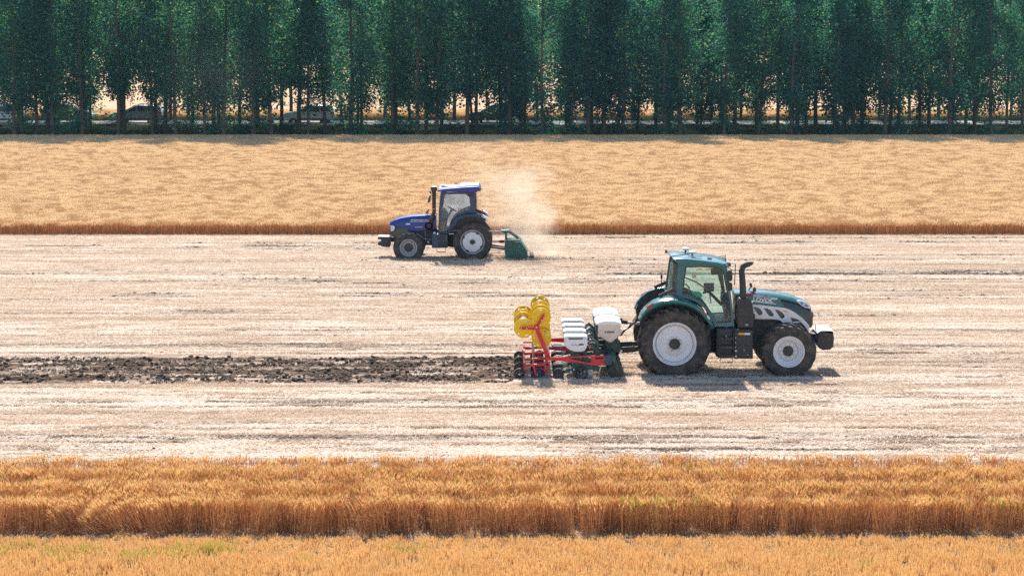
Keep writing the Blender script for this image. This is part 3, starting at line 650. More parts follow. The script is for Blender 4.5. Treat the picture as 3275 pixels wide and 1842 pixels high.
# lettering
text(GT, 'brand_lettering', 'LOVOL', 2.20, 1.985, -.509, .56, .1, M['decal_white'], -.1, .12, .035)
text(GT, 'team_lettering', '智能作业队', 2.21, 2.09, -.509, .46, .075, M['decal_white'], -.09, .12)
decal(GT, 'red_badge', [(2.50, 2.135), (2.60, 2.12), (2.60, 2.095), (2.50, 2.11)], -.508, M['decal_red'])
text(GT, 'gearbox_lettering', 'CVT', 2.70, 2.03, -.5105, .16, .045, M['decal_blue'], -.1, .12)
decal(GT, 'gearbox_badge', [(2.685, 2.085), (2.88, 2.066), (2.86, 2.005), (2.685, 2.022)], -.5075, M['decal_white'])
decal(GT, 'side_stripe', [(2.18, 1.985), (2.5, 1.955), (2.85, 1.90), (2.83, 1.89), (2.45, 1.93), (2.18, 1.965)], -.508, M['decal_white'])
decal(GT, 'amber_reflector', [(3.03, 1.735), (3.17, 1.69), (3.165, 1.655), (3.025, 1.70)], -.547, M['amber'])
decal(GT, 'door_round_decal', smooth_poly([(.55, 2.19), (.75, 2.12), (.78, 2.2), (.7, 2.28), (.52, 2.30), (.47, 2.24)]), -.852, M['decal_green'])
text(GT, 'door_lettering', '农机服务', .74, 2.10, -.852, .34, .10, M['decal_white'], -.52)
for x in (.62, .86): decal(GT, 'amber_window_sticker', rect(x, 2.885, x + .13, 2.925), -.852, M['amber'])
decal(GT, 'notice_sticker', rect(.48, 2.66, .6, 2.82), -.849, M['beige'])

# ------------------------------------------------------------------ planter behind it (row units, hoppers, tape reels)
PL = tag(empty('planter', (1.6, 54.95, 0)), 'red and green seed planter with white hoppers and yellow tape reels, behind the green tractor', 'planter')
def P(mb, name, mat, par=None, **k): return mb.obj(name, M[mat], par or PL, **k)
ROW = [-1.6, -.65, .30, 1.25]
P(MB().box((1.13, -.1, .56), (.16, 3.3, .16)), 'main_toolbar', 'bgreen', bevel=.01)
P(MB().prism([(.95, .87), (1.38, .9), (1.42, .62), (1.32, .48), (1.05, .5)], -.62, -.56).prism([(.95, .87), (1.38, .9), (1.42, .62), (1.32, .48), (1.05, .5)], .56, .62).box((1.2, 0, .88), (.3, 1.2, .06)).prism([(1.25, .9), (1.4, 1.32), (1.3, 1.34), (1.1, .9)], -.08, .08), 'headstock', 'ugreen', bevel=.008)
for s in (-1, 1): P(MB().tube([(1.42, s * .63, .6), (1.42, s * .53, .6)], .035, 12), 'hitch_pin', 'silver')
P(MB().tube([(1.62, -.05, 1.31), (1.35, -.05, 1.35)], .06, 10).box((1.4, -.05, 1.36), (.14, .14, .16)), 'top_link_yoke', 'black')
# fertiliser tanks
for y0, y1, dx, dz in ((-1.2, -.12, 0, 0), (.12, 1.2, 0, .02)):
    tk = P(MB().prism([(.745, 1.43 + dz), (1.365, 1.44 + dz), (1.37, 1.13 + dz), (1.12, .93 + dz), (1.05, .93 + dz), (.745, 1.12 + dz)], y0, y1), 'fertiliser_tank', 'tank', bevel=.03)
    ca = [(.69, 1.42), (.70, 1.46), (.78, 1.51), (.9, 1.535), (1.2, 1.535), (1.32, 1.505), (1.385, 1.46), (1.385, 1.42)]
    def cs(y, k, w): return [(.75 * 0 + x * k + 1.04 * (1 - k), y, 1.42 + (z - 1.42) * w + dz) for x, z in ca]
    MB().loft([cs(y0 - .03, .98, .85), cs(y0 + .05, 1, 1.05), cs((y0 + y1) / 2, 1, 1.22), cs(y1 - .05, 1, 1.05), cs(y1 + .03, .98, .85)]).obj('tank_cover', M['tarp'], tk, sharp=25)
    MB().lathe([(.05, 0), (.05, .06), (.03, .1), (0, .1)], 0, 0, 10).obj('outlet', M['beige'], tk, loc=(1.1, (y0 + y1) / 2, .88)).rotation_euler = (0, 0, 0)
    MB().box((.72, (y0 + y1) / 2, 1.2), (.03, (y1 - y0) * .8, .5), ry=-.15).obj('ladder_panel', M['dblue'], tk)
decal(PL, 'tank_label_frame', rect(.92, 1.19, 1.20, 1.25), -1.203, M['beige'])
text(PL, 'tank_lettering', 'Z 精量播种', .935, 1.20, -1.208, .25, .042, M['decal_dark'])
text(PL, 'moulded_lettering', 'LOVOL', .86, 1.325, -1.203, .38, .06, M['tarp'])
# seed hoppers
hp = [(-.19, 1.09), (-.17, 1.13), (.42, 1.13), (.45, 1.09), (.45, .91), (.36, .75), (.11, .74), (-.06, .81), (-.17, .91)]
ld_ = [(-.20, 1.12), (-.18, 1.16), (-.1, 1.185), (.34, 1.185), (.43, 1.16), (.46, 1.12)]
for i, y in enumerate(ROW):
    h = P(MB().prism(smooth_poly(hp), y - .05, y + .40), 'seed_hopper', 'hopper', bevel=.02)
    MB().prism(ld_, y - .06, y + .12).obj('hopper_lid', M['hopper'], h, bevel=.015); MB().prism(ld_, y + .15, y + .41).obj('hopper_lid', M['hopper'], h, bevel=.015)
    MB().prism([(-.08, 1.13), (.33, 1.135), (.31, 1.095), (-.05, 1.09)], y - .068, y - .055).obj('hopper_handle', M['gloss'], h)
    MB().prism([(-.06, 1.188), (.30, 1.188), (.30, 1.15), (-.06, 1.15)], y + .12, y + .15).obj('lid_gap', M['gloss'], h)
decal(PL, 'hopper_logo', [(-.04, .92), (.2, .932), (.225, .972), (.335, .972), (.34, .93)], ROW[0] - .052, M['decal_dark'])
text(PL, 'hopper_lettering', 'LOVOL', .0, .937, ROW[0] - .054, .17, .02, M['decal_dark'])
# row units
def spoked(par, name, x, z, y, r, w, mat, spokes=7, hub='silver'):
    g_ = empty(name, (x, 0, z), par)
    MB().lathe([(r * .8, y + w / 2), (r * .95, y + w / 2), (r, y + w * .3), (r, y - w * .3), (r * .95, y - w / 2), (r * .8, y - w / 2)], 0, 0, 28, closed=True).obj('tyre', M['rubber'], g_)
    d = MB().lathe([(r * .8, y - w * .25), (r * .25, y - w * .35), (r * .25, y + w * .2), (r * .8, y + w * .2)], 0, 0, 28, closed=True) if not spokes else MB()
    if spokes:
        d.lathe([(r * .3, y - w * .3), (r * .3, y + w * .3), (0, y + w * .3)], 0, 0, 14)
        for k in range(spokes):
            a = 2 * math.pi * k / spokes; d.bar((0, y, 0), (r * .85 * math.cos(a), y, r * .85 * math.sin(a)), w * .4, r * .16)
    d.obj('disc', M['black'], g_)
    q = MB().lathe([(r * .09, y - w * .4), (r * .09, y - w * .6), (0, y - w * .6)], 0, 0, 8)
    for k in range(5): a = 2 * math.pi * k / 5 + .3; q.lathe([(r * .06, y - w * .3), (r * .06, y - w * .45), (0, y - w * .45)], r * .5 * math.cos(a), r * .5 * math.sin(a), 6)
    q.obj('bolts', M[hub], g_)['kind'] = 'stuff'
    return g_
for i, y in enumerate(ROW):
    u = empty('row_unit', (0, 0, 0), PL)
    MB().bar((1.08, y - .1, .62), (.62, y - .1, .55), .05, .05).bar((1.08, y - .1, .46), (.62, y - .1, .40), .05, .05).bar((1.08, y + .1, .62), (.62, y + .1, .55), .05, .05).bar((1.08, y + .1, .46), (.62, y + .1, .40), .05, .05).obj('parallel_arms', M['ugreen'], u)
    MB().prism([(.68, .60), (.66, .40), (.80, .32), (.76, .27), (.5, .25), (.1, .20), (-.2, .15), (-.24, .20), (-.05, .30), (.30, .40), (.45, .58)], y - .03, y + .03).obj('shank_frame', M['bgreen'], u, bevel=.008)
    MB().bar((.05, y, .74), (.10, y, .3), .05, .07).bar((.38, y, .74), (.40, y, .45), .05, .06).obj('hopper_legs', M['ugreen'], u)
    MB().lathe([(.15, y - .1), (.16, y - .08), (.16, y + .08), (.15, y + .1)], .16, .55, 24).obj('seed_meter', M['ugreen'], u)
    MB().tube([(.47, y + .05, .95), (.6, y + .05, 1.06), (.72, y + .05, .95), (.74, y + .03, .6), (.62, y, .3)], .055, 10).tube([(.5, y - .08, .85), (.62, y - .08, .9), (.7, y - .08, .75), (.66, y - .06, .4)], .045, 10).obj('delivery_hoses', M['ugreen'], u)
    for k in range(3): MB().tube([(.50, y - .13 + k * .1, 1.0 - k * .1), (.58, y - .13 + k * .1, 1.03 - k * .1), (.66, y - .13 + k * .1, 1.0 - k * .1)], .012, 6).obj('hose_clip', M['silver'], u)
    spoked(u, 'gauge_wheel', .27, .17, y - .15, .19, .09, 'black', 7); spoked(u, 'gauge_wheel', .27, .17, y + .15, .19, .09, 'black', 7)
    MB().lathe([(.20, y - .01), (.205, y), (.20, y + .01), (0, y + .015)], .42, .15, 32).obj('opener_disc', M['silver'], u)
    MB().bar((.82, y, .45), (.74, y - .02, .03), .03, .035).obj('fertiliser_knife', M['silver'], u)
    MB().lathe([(.21, y - .012), (.215, y), (.21, y + .012), (0, y + .015)], 1.22, .2, 32).obj('front_coulter', M['iron'], u)
    MB().bar((1.15, y - .05, .56), (1.3, y - .05, .22), .05, .1).bar((1.3, y + .05, .56), (1.33, y + .05, .02), .04, .08).obj('coulter_arm', M['ugreen'], u)
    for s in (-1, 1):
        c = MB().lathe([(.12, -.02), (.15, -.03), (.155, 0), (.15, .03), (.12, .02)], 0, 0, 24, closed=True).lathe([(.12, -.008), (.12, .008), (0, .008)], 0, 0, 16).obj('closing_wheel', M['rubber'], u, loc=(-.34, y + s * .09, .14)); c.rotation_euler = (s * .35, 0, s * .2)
        MB().tube([(-.48, y + s * .10, .40), (-.36, y + s * .13, .44), (-.22, y + s * .11, .43), (-.1, y + s * .08, .40)], [.012, .03, .03, .02], 8).obj('wheel_highlight', M['silver'], u)  # bright tubes added as the white highlights on top of the closing wheels
    MB().bar((-.18, y, .22), (-.36, y, .16), .05, .07).tube([(-.1, y, .36), (-.28, y, .30)], .022, 8).obj('closing_arm', M['bgreen'], u)
    MB().tube([(.0, y - .075, .2), (.0, y - .065, .2)], .03, 10).tube([(.08, y - .072, .27), (.08, y - .062, .27)], .025, 10).obj('pivot_bolts', M['decal_white'], u)
    decal(u, 'warning_sticker', rect(-.03, .285, .01, .33), y - .062, M['amber'])
# red rear frame
P(MB().box((-.62, -.1, .57), (.1, 3.3, .1)), 'rear_crossbar', 'red', bevel=.008)
P(MB().box((-1.26, -.1, .38), (.06, 3.1, .06)), 'tail_crossbar', 'red', bevel=.006)
for i, y in enumerate(ROW):
    P(MB().bar((-1.29, y, .36), (-.6, y, .40), .06, .07).bar((-.66, y, .62), (-.64, y, .17), .06, .06).bar((-1.27, y, .44), (-1.26, y, .18), .05, .05).bar((-.85, y, .30), (-.62, y, .22), .04, .04).bar((-1.28, y + .2, .50), (-.68, y + .2, .52), .04, .05), 'row_frame', 'red', bevel=.006)
    P(MB().bar((-1.01, y - .04, .38), (-.94, y - .06, .08), .05, .06), 'disc_arm', 'red', bevel=.005)
    d = P(MB().lathe([(.155, -.006), (.16, 0), (.155, .006), (.06, .02), (0, .02)], 0, 0, 32), 'covering_disc', 'dblue', loc=(-.94, y, .115)); d.rotation_euler = (.12, 0, .3)
    MB().lathe([(.035, -.02), (.035, -.045), (0, -.045)], 0, 0, 12).obj('disc_hub', M['decal_white'], d)
    d2 = P(MB().lathe([(.145, -.006), (.15, 0), (.145, .006), (.06, .02), (0, .02)], 0, 0, 32), 'covering_disc', 'dblue', loc=(-.84, y + .22, .115)); d2.rotation_euler = (-.12, 0, -.3)
    spoked(PL, 'press_wheel', -1.40, .145, y - .02, .15, .10, 'black', 0)
    P(MB().bar((-1.27, y + .06, .3), (-1.40, y + .06, .145), .03, .05), 'press_arm', 'red')
    P(MB().tube([(-1.03, y - .05, .36), (-1.03, y - .05, .72), (-1.02, y - .05, .98)], .014, 6), 'tape_guide', 'beige')
for y in (-1.76, -.02, 1.46):
    P(plate([(-.58, .62), (-.2, .635), (.55, .665), (.92, .675), (.93, .40), (.6, .40), (.19, .475), (-.58, .54)], [[(-.1, .60), (.2, .615), (.53, .625), (.55, .45), (.2, .525)], [(.62, .62), (.87, .625), (.87, .575), (.62, .57)]], y - .03, .06), 'drawbar_arm', 'red')
    P(MB().box((1.0, y, .54), (.2, .16, .26)), 'clamp_block', 'dblue', bevel=.01)
for y in (-1.56, 1.3):
    P(MB().bar((-.62, y, .5), (-.66, y, .7), .09, .14).bar((-.65, y, .68), (-.95, y, 1.42), .07, .11).bar((-.95, y, 1.36), (-.74, y, 1.75), .05, .07).bar((-.92, y, 1.38), (-1.34, y, 1.38), .05, .07).box((-.94, y, 1.40), (.14, .09, .14)).tube([(-.74, y, 1.74), (-.72, y, 1.78), (-.76, y, 1.80)], .014, 6).tube([(-1.33, y, 1.4), (-1.38, y, 1.4), (-1.38, y, 1.35)], .014, 6), 'reel_mast', 'red', bevel=.006)
    P(MB().tube([(-.94, y - .05, 1.41), (-.94, y + .05, 1.41)], .02, 8).tube([(-.8, y - .05, 1.6), (-.8, y + .05, 1.6)], .014, 8).tube([(-1.2, y - .05, 1.38), (-1.2, y + .05, 1.38)], .014, 8), 'mast_bolts', 'decal_white')
def flange(par, r, y):
    n = 48; rs_ = [0, .12, .6, .74, .86, .97, 1.0]; V = [(0, y, 0)]; F = []
    for q in rs_[1:]:
        V += [(r * q * math.cos(2 * math.pi * k / n), y + (.012 if q == 1.0 else 0), r * q * math.sin(2 * math.pi * k / n)) for k in range(n)]
    F += [(0, 1 + k, 1 + (k + 1) % n) for k in range(n)]
    for j in range(len(rs_) - 2):
        for k in range(n):
            if j == 2 and (k % 8) in (3, 4): continue
            a = 1 + j * n; F.append((a + k, a + (k + 1) % n, a + n + (k + 1) % n, a + n + k))
    return MB().add(V, F).obj('flange', M['yellow'], par, solid=.012, sharp=60)
k_ = 0
for cx, cz, r, spans in ((-.81, 1.66, .262, ((-1.47, -.82), (0, 1.0))), (-1.28, 1.37, .265, ((-1.47, -.25), (.3, 1.0))), (-.80, 1.08, .268, ((-1.40, -.75), (.1, .95)))):
    P(MB().tube([(cx, -1.58, cz), (cx, 1.32, cz)], .02, 8), 'reel_axle', 'iron')
    for ya, yb in spans:
        rl = empty('tape_reel', (cx, 0, cz), PL); k_ += 1
        for yy in (ya, yb):
            f = flange(rl, r, yy); f.rotation_euler = (0, k_ * .37 + yy, 0)
        MB().lathe([(r * .62, ya + .02), (r * .62, yb - .02)], 0, 0, 32).obj('wound_tape', M['tape'], rl)
for cx, cz, a_ in ((-.80, 1.08, .55), (-1.28, 1.37, 1.35), (-.80, 1.08, 2.6)):
    x0, z0 = cx + .2 * math.cos(a_), cz + .2 * math.sin(a_)
    decal(PL, 'reel_label', rect(x0 - .028, z0 - .014, x0 + .028, z0 + .014), -1.42 if cz < 1.2 else -1.485, M['decal_white'])
P(MB().tube([(.1, -1.0, .78), (-.2, -.9, .75), (-.42, -.7, .72), (-.5, -.5, .66)], .03, 6).tube([(-.45, -1.0, .70), (-.5, -1.0, .82), (-.52, -1.02, .86)], .012, 5), 'wiring_loom', 'black')

# ------------------------------------------------------------------ blue tractor (faces -x, near side -y): x below is measured forwards
SX = -1.0
BT = tag(empty('tractor', (-1.606, 81.45, 0)), 'blue tractor with grey rims towing a green flail mulcher through the dust', 'tractor')
def Bp(mb, name, mat, par=None, **k): return mb.obj(name, M[mat], par or BT, **k)
wr = wheel(BT, 'rear_wheel', 0, .715, -1.05, -1, .80, .46, .49, .09, 'rear', 20)
for ch in wr.children:
    if ch.name.startswith('rim'): ch.data.materials[0] = M['rimgrey']
MB().lathe([(.40, -.985), (.37, -1.0), (.12, -1.0), (.1, -.985)], 0, 0, 40, cap=False).obj('rim_disc', M['white'], wr)
for k in range(4): a = k * math.pi / 2 + .5; MB().box((.42 * math.cos(a), -.985, .42 * math.sin(a)), (.1, .05, .09), ry=-a).obj('rim_lug', M['iron'], wr)
far_wheel(wr, BT, 'rear_wheel', 0)
wf = wheel(BT, 'front_wheel', 2.60, .475, -1.02, -1, .63, .36, .355, .18, 'dirty', 18)
far_wheel(wf, BT, 'front_wheel', 0)
Bp(MB().prism([(-.4, .5), (-.4, 1.0), (.2, 1.1), (1.4, 1.05), (1.4, .5), (.9, .42), (.1, .42)], -.26, .26), 'transmission', 'iron', bevel=.03)
Bp(MB().prism([(1.38, .5), (1.38, 1.15), (2.6, 1.15), (3.2, .95), (3.3, .72), (2.9, .55), (2.0, .5)], -.28, .28), 'engine_block', 'iron', bevel=.03)
Bp(MB().tube([(0, -.6, .715), (0, .6, .715)], .15, 14), 'rear_axle', 'iron'); Bp(MB().tube([(2.6, -.7, .475), (2.6, 0, .52), (2.6, .7, .475)], [.12, .13, .12], 12), 'front_axle', 'iron')
def bsec(x, w, zb, zt, rr=.1): return [(x, -w, zb), (x, -w, zt - rr), (x, -w + rr * .35, zt - rr * .3), (x, -w * .4, zt), (x, w * .4, zt), (x, w - rr * .35, zt - rr * .3), (x, w, zt - rr), (x, w, zb)]
Bp(MB().loft([bsec(1.5, .38, 1.2, 1.775), bsec(2.1, .39, 1.2, 1.755), bsec(2.55, .39, 1.22, 1.72), bsec(2.95, .38, 1.28, 1.645), bsec(3.22, .35, 1.33, 1.55), bsec(3.36, .31, 1.36, 1.47), bsec(3.41, .26, 1.38, 1.43)]), 'bonnet', 'blue', sharp=40)
Bp(MB().loft([bsec(2.5, .37, .98, 1.5), bsec(2.9, .37, .92, 1.45), bsec(3.2, .345, .84, 1.42), bsec(3.34, .31, .87, 1.40), bsec(3.39, .25, .98, 1.36)]), 'nose_grille', 'gloss', sharp=45)
for s in (-1, 1):
    Bp(MB().prism([(1.62, 1.17), (1.62, 1.52), (1.8, 1.58), (2.2, 1.56), (2.45, 1.44), (2.58, 1.35), (2.65, 1.24), (2.67, 1.06), (2.2, 1.10)], s * .38, s * .42), 'engine_side_panel', 'blue', bevel=.01)
    h = Bp(MB().prism([(3.36, 1.345), (3.21, 1.37), (3.15, 1.28), (3.16, 1.17), (3.23, 1.06), (3.33, 1.03), (3.37, 1.14)], s * .29, s * .385), 'headlight', 'iron', bevel=.01)
    MB().prism([(3.35, 1.32), (3.23, 1.335), (3.185, 1.27), (3.2, 1.17), (3.25, 1.10), (3.335, 1.08), (3.36, 1.16)], s * .29, s * .392).obj('lens', M['lens'], h)
text(BT, 'model_lettering', '雷沃欧豹M1404', -2.52, 1.495, -.426, .72, .085, M['decal_white'], .02, .1, .03)
decal(BT, 'side_line', [(2.58, 1.50), (2.4, 1.475), (1.8, 1.50), (1.8, 1.488), (2.4, 1.462), (2.58, 1.488)], -.425, M['decal_white'])
decal(BT, 'name_plate', rect(2.55, 1.36, 2.73, 1.42), -.392, M['decal_white'])
text(BT, 'side_lettering', 'POWER', -2.35, 1.235, -.424, .30, .05, M['decal_white'], .03)
bdoor = [(1.24, 2.08), (1.16, 2.54), (1.08, 2.64), (.26, 2.65), (.18, 2.57), (.11, 2.54), (.06, 2.07), (.34, 1.95), (.61, 1.81), (.82, 1.62), (.94, 1.38), (1.02, 1.1), (1.34, 1.08), (1.31, 1.5)]
bside = [(1.40, 1.04), (1.38, 1.6), (1.36, 2.08), (1.28, 2.73), (-.12, 2.74), (-.15, 1.86), (-.04, 1.86), (.34, 1.84), (.58, 1.72), (.74, 1.58), (.86, 1.36), (.96, 1.03)]
for s in (-1, 1):
    cf = Bp(plate(bside, [bdoor], s * .80 - .025, .05), 'cab_side_frame', 'dblue', bevel=.005)
    MB().prism(bdoor, s * .79 - .004, s * .79 + .004).obj('door_glass', M['glass_b'], cf)
    MB().bar((.13, s * .8, 2.56), (.06, s * .8, 2.05), .03, .02).obj('window_bar', M['black'], cf)
    MB().prism([(.28, 2.66), (.2, 2.58), (.12, 2.53), (-.08, 2.53), (-.08, 2.7), (.28, 2.7)], s * .815, s * .83).obj('corner_trim', M['black'], cf)
Bp(MB().add([(1.30, -.76, 2.7), (1.30, .76, 2.7), (1.43, .76, 1.5), (1.43, -.76, 1.5)], [(0, 1, 2, 3)]), 'windscreen', 'glass_b')
Bp(MB().add([(-.14, -.76, 2.7), (-.14, .76, 2.7), (-.24, .76, 1.9), (-.24, -.76, 1.9)], [(0, 1, 2, 3)]), 'rear_window', 'glass_b')
bp_ = [(1.42, 2.76), (1.40, 2.82), (1.2, 2.87), (.27, 2.95), (-.26, 2.97), (-.33, 2.88), (-.2, 2.74), (.5, 2.75)]
def brs(y, k, dz): return [(.5 + (x - .5) * k, y, 2.8 + (z - 2.8) * k + dz) for x, z in bp_]
rf = Bp(MB().loft([brs(-.9, .96, -.01), brs(-.84, 1, 0), brs(-.3, 1.0, .02), brs(.3, 1.0, .02), brs(.84, 1, 0), brs(.9, .96, -.01)]), 'cab_roof', 'blue', bevel=.012)
MB().prism([(1.36, 2.865), (.27, 2.992), (-.24, 3.005), (-.2, 2.975), (.27, 2.945), (1.3, 2.835)], -.72, .72).obj('roof_glare', M['hopper'], rf, bevel=.004)  # white sheet laid on the blue roof to paint in the sun glare
MB().tube([(1.3, -.5, 2.87), (.8, -.4, 2.94), (.4, -.1, 2.98)], .012, 5).box((.65, .2, 2.97), (.25, .06, .03)).obj('roof_cable', M['black'], rf)
d = Bp(MB().lathe([(0, 0), (.03, 0), (.03, .07), (.12, .09), (.12, .12), (.09, .15), (0, .16)], 0, 0, 20), 'antenna_dome', 'decal_white'); d.rotation_euler = (math.pi / 2, 0, 0); d.location = (-1.25, -.1, 2.82)
Bp(MB().box((-.28, -.55, 2.8), (.1, .16, .1)).box((-.28, .55, 2.8), (.1, .16, .1)).tube([(-.3, -.6, 2.86), (-.42, -.6, 2.82)], .015, 5), 'rear_lamp', 'black', bevel=.01)
bU = [(.98, 1.08), (.91, 1.37), (.76, 1.61), (.57, 1.79), (.34, 1.86), (.1, 1.89), (-.18, 1.88), (-.36, 1.80), (-.55, 1.68)]
bL = [(.84, 1.10), (.77, 1.30), (.62, 1.50), (.45, 1.64), (.28, 1.71), (.08, 1.735), (-.18, 1.70), (-.36, 1.62), (-.52, 1.56)]
for s in (-1, 1):
    f = Bp(arc_strip(bU, bL, s * .70, s * .92, s * 1.0), 'fender', 'dblue', solid=.03, sharp=50)
    MB().prism([(-.36, 1.82), (-.42, 1.82), (-.62, 1.70), (-.62, 1.56), (-.5, 1.55), (-.38, 1.63)], s * .74, s * .99).obj('fender_tail', M['decal_white'], f, bevel=.015)
    MB().prism([(-.34, 1.86), (-.38, 1.86), (-.46, 1.76), (-.40, 1.76)], s * .80, s * 1.0).obj('tail_light', M['lens_red'], f)
    MB().prism([(x * .97, .715 + (z - .715) * .97) for x, z in bU] + [(-.5, 1.0), (0, 1.15), (.6, 1.0)], s * .68, s * .70).obj('inner_arch', M['black'], f)
Bp(MB().tube([(1.72, -.62, 1.5), (1.64, -.66, 1.7), (1.565, -.7, 1.9), (1.565, -.7, 2.66), (1.565, -.7, 2.72)], [.09, .085, .08, .078, .09], 14).tube([(1.565, -.7, 2.78), (1.565, -.7, 2.94)], .13, 18).tube([(1.565, -.7, 2.70), (1.565, -.7, 2.78)], [.07, .11], 14), 'air_intake_stack', 'iron', sharp=50)
Bp(MB().tube([(1.565, -.7, 2.93), (1.565, -.7, 2.955)], .132, 18), 'intake_lid', 'silver'); Bp(MB().tube([(1.565, -.7, 2.03), (1.565, -.7, 2.05)], .085, 14), 'stack_band', 'silver')
Bp(MB().prism([(1.68, 2.74), (1.80, 2.77), (1.66, 2.62)], -.75, -.6).prism([(1.69, 2.6), (1.75, 2.58), (1.82, 2.33), (1.77, 2.30), (1.70, 2.36)], -.9, -.8).tube([(1.4, -.85, 2.6), (1.72, -.85, 2.6)], .012, 5).tube([(1.4, -.8, 2.66), (1.56, -.75, 2.66)], .015, 5), 'mirror', 'black')
Bp(MB().lathe([(.165, -.66), (.17, -.64), (.17, -.42), (0, -.42)], 1.78, 1.34, 28).lathe([(.1, -.675), (.1, -.655), (.05, -.69), (0, -.69)], 1.78, 1.34, 20).lathe([(.165, -.66), (.1, -.66), (0, -.66)], 1.78, 1.34, 28), 'air_cleaner', 'black')
Bp(MB().prism([(1.66, .46), (1.66, 1.03), (1.0, 1.02), (1.0, .47)], -.92, -.35), 'fuel_tank', 'dblue', bevel=.04)
for k in range(6): Bp(MB().box((1.12 + k * .06, -.925, .88), (.02, .02, .2)), 'tank_rib', 'black')
Bp(MB().box((1.22, -.925, .62), (.35, .02, .2)), 'tank_panel', 'black', bevel=.008)
Bp(MB().tube([(1.45, -.9, .47), (1.45, -.95, .30), (1.10, -.95, .30), (1.10, -.9, .47)], .012, 6).box((1.275, -.95, .30), (.36, .14, .02)), 'step', 'iron')
Bp(MB().tube([(1.55, -.8, 1.03), (1.55, -.8, 1.10)], .05, 10), 'filler_cap', 'decal_white'); Bp(MB().box((.86, -.9, 1.05), (.2, .2, .03)), 'foot_plate', 'silver')
Bp(MB().tube([(1.78, -.4, .65), (1.86, -.4, .65)], .07, 10).tube([(1.95, -.4, 1.1), (1.93, -.42, .7), (1.86, -.42, .66)], .012, 5).tube([(2.3, -.4, 1.0), (2.0, -.45, .8), (1.7, -.45, .75)], .012, 5), 'filter_bowl', 'silver')
w_ = Bp(MB().prism([(3.89, .85), (3.41, .84), (3.3, .72), (3.39, .62), (3.40, .43), (3.64, .44), (3.89, .53), (3.89, .61), (3.75, .63), (3.75, .74), (3.89, .76)], -.36, .36), 'front_weight', 'black', bevel=.02)
MB().prism([(3.89, .852), (3.42, .842), (3.42, .858), (3.88, .866)], -.355, .355).obj('weight_top', M['rimgrey'], w_)
Bp(MB().bar((3.0, 0, .68), (3.4, 0, .72), .3, .16).tube([(3.39, -.3, .78), (3.41, -.3, 1.05)], .015, 5), 'weight_carrier', 'iron')
Bp(MB().bar((1.45, -.3, 1.80), (1.95, -.2, 1.80), .08, .02).prism([(1.82, 1.81), (1.92, 1.81), (1.9, 1.9), (1.85, 1.92), (1.83, 2.0), (1.79, 1.98)], -.24, -.18), 'bonnet_lamp', 'lens_red')
Bp(MB().prism([(.3, 1.35), (.75, 1.35), (.72, 1.48), (.42, 1.5), (.32, 1.95), (.22, 1.95), (.22, 1.5)], -.25, .25), 'driver_seat', 'beige', bevel=.04)
Bp(MB().prism([(1.1, 1.2), (1.0, 1.72), (1.12, 1.95), (1.28, 2.05), (1.36, 1.9), (1.36, 1.2)], -.3, .3), 'dashboard', 'cabin', bevel=.03)
Bp(MB().tube([(1.05, 0, 1.62), (.86, 0, 1.94)], .05, 8).tube([(.85 + .19 * math.cos(a) * .87, .19 * math.sin(a), 1.965 + .19 * math.cos(a) * .5) for a in np.linspace(0, 2 * math.pi, 21)], .016, 6, cap=False).box((.85, 0, 1.965), (.34, .04, .02), ry=-.52), 'steering_wheel', 'cabin')
Bp(MB().box((.65, 0, 1.16), (1.4, 1.5, .06)), 'cab_floor', 'beige'); Bp(MB().box((1.22, -.5, 1.3), (.22, .4, .4)), 'pedal_box', 'beige', bevel=.02)
for k in range(3): Bp(MB().tube([(.5 + k * .05, -.45, 1.7), (.48 + k * .05, -.45, 2.05)], .01, 5), 'control_lever', 'black')
Bp(MB().tube([(.05, -.6, 2.0), (.3, -.62, 1.92), (.6, -.65, 1.74), (.85, -.66, 1.4)], .014, 5), 'grab_rail', 'black')
for s in (-1, 1): Bp(MB().bar((-.3, s * .35, .5), (-1.3, s * .40, .36), .06, .07).tube([(-.4, s * .35, 1.0), (-.75, s * .37, .45)], .02, 6), 'lower_link', 'iron')
Bp(MB().tube([(-.35, 0, 1.05), (-1.17, 0, 1.04)], .028, 8), 'top_link', 'silver')
Bp(MB().tube([(-.35, 0, .64), (-1.05, 0, .63), (-1.12, 0, .63)], .03, 8).tube([(-1.06, 0, .63), (-1.12, 0, .63), (-1.18, 0, .63), (-1.3, 0, .63)], [.03, .07, .07, .04], 10), 'drive_shaft', 'lens_red')
Bp(MB().box((-.42, 0, .8), (.2, .5, .5)), 'hitch_housing', 'iron', bevel=.02)
# flail mulcher
MU = tag(empty('mulcher', (-1.606, 81.45, 0)), 'dark green flail mulcher raising dust behind the blue tractor', 'mulcher')
def Mp(mb, name, mat, **k): return mb.obj(name, M[mat], MU, **k)
pf = [(-1.31, .80), (-1.30, .33), (-1.34, .15), (-1.49, .05), (-1.76, .0), (-2.08, .02), (-2.25, .10), (-2.24, .26), (-1.97, .69), (-1.9, .78)]
for s in (-1, 1): Mp(MB().prism(pf, s * .93, s * .97), 'side_plate', 'bgreen', bevel=.008)
Mp(MB().prism([(-1.32, .76), (-1.30, .33), (-1.36, .33), (-1.38, .72), (-1.88, .75), (-2.2, .26), (-2.24, .28), (-1.93, .78)], -.93, .93), 'hood', 'bgreen', bevel=.006)
Mp(MB().tube([(-1.75, -.9, .22), (-1.75, .9, .22)], .14, 14), 'flail_rotor', 'iron')
fm = MB()
for s in (-1, 1): fm.bar((-1.36, s * .25, .75), (-1.36, s * .25, 1.05), .06, .08).bar((-1.45, s * .25, 1.08), (-1.9, s * .3, .76), .05, .07)
Mp(fm.prism([(-1.15, 1.1), (-1.5, 1.11), (-1.56, 1.05), (-1.4, 1.0), (-1.3, 1.0), (-1.17, 1.06)], -.3, .3), 'headstock', 'bgreen', bevel=.008)
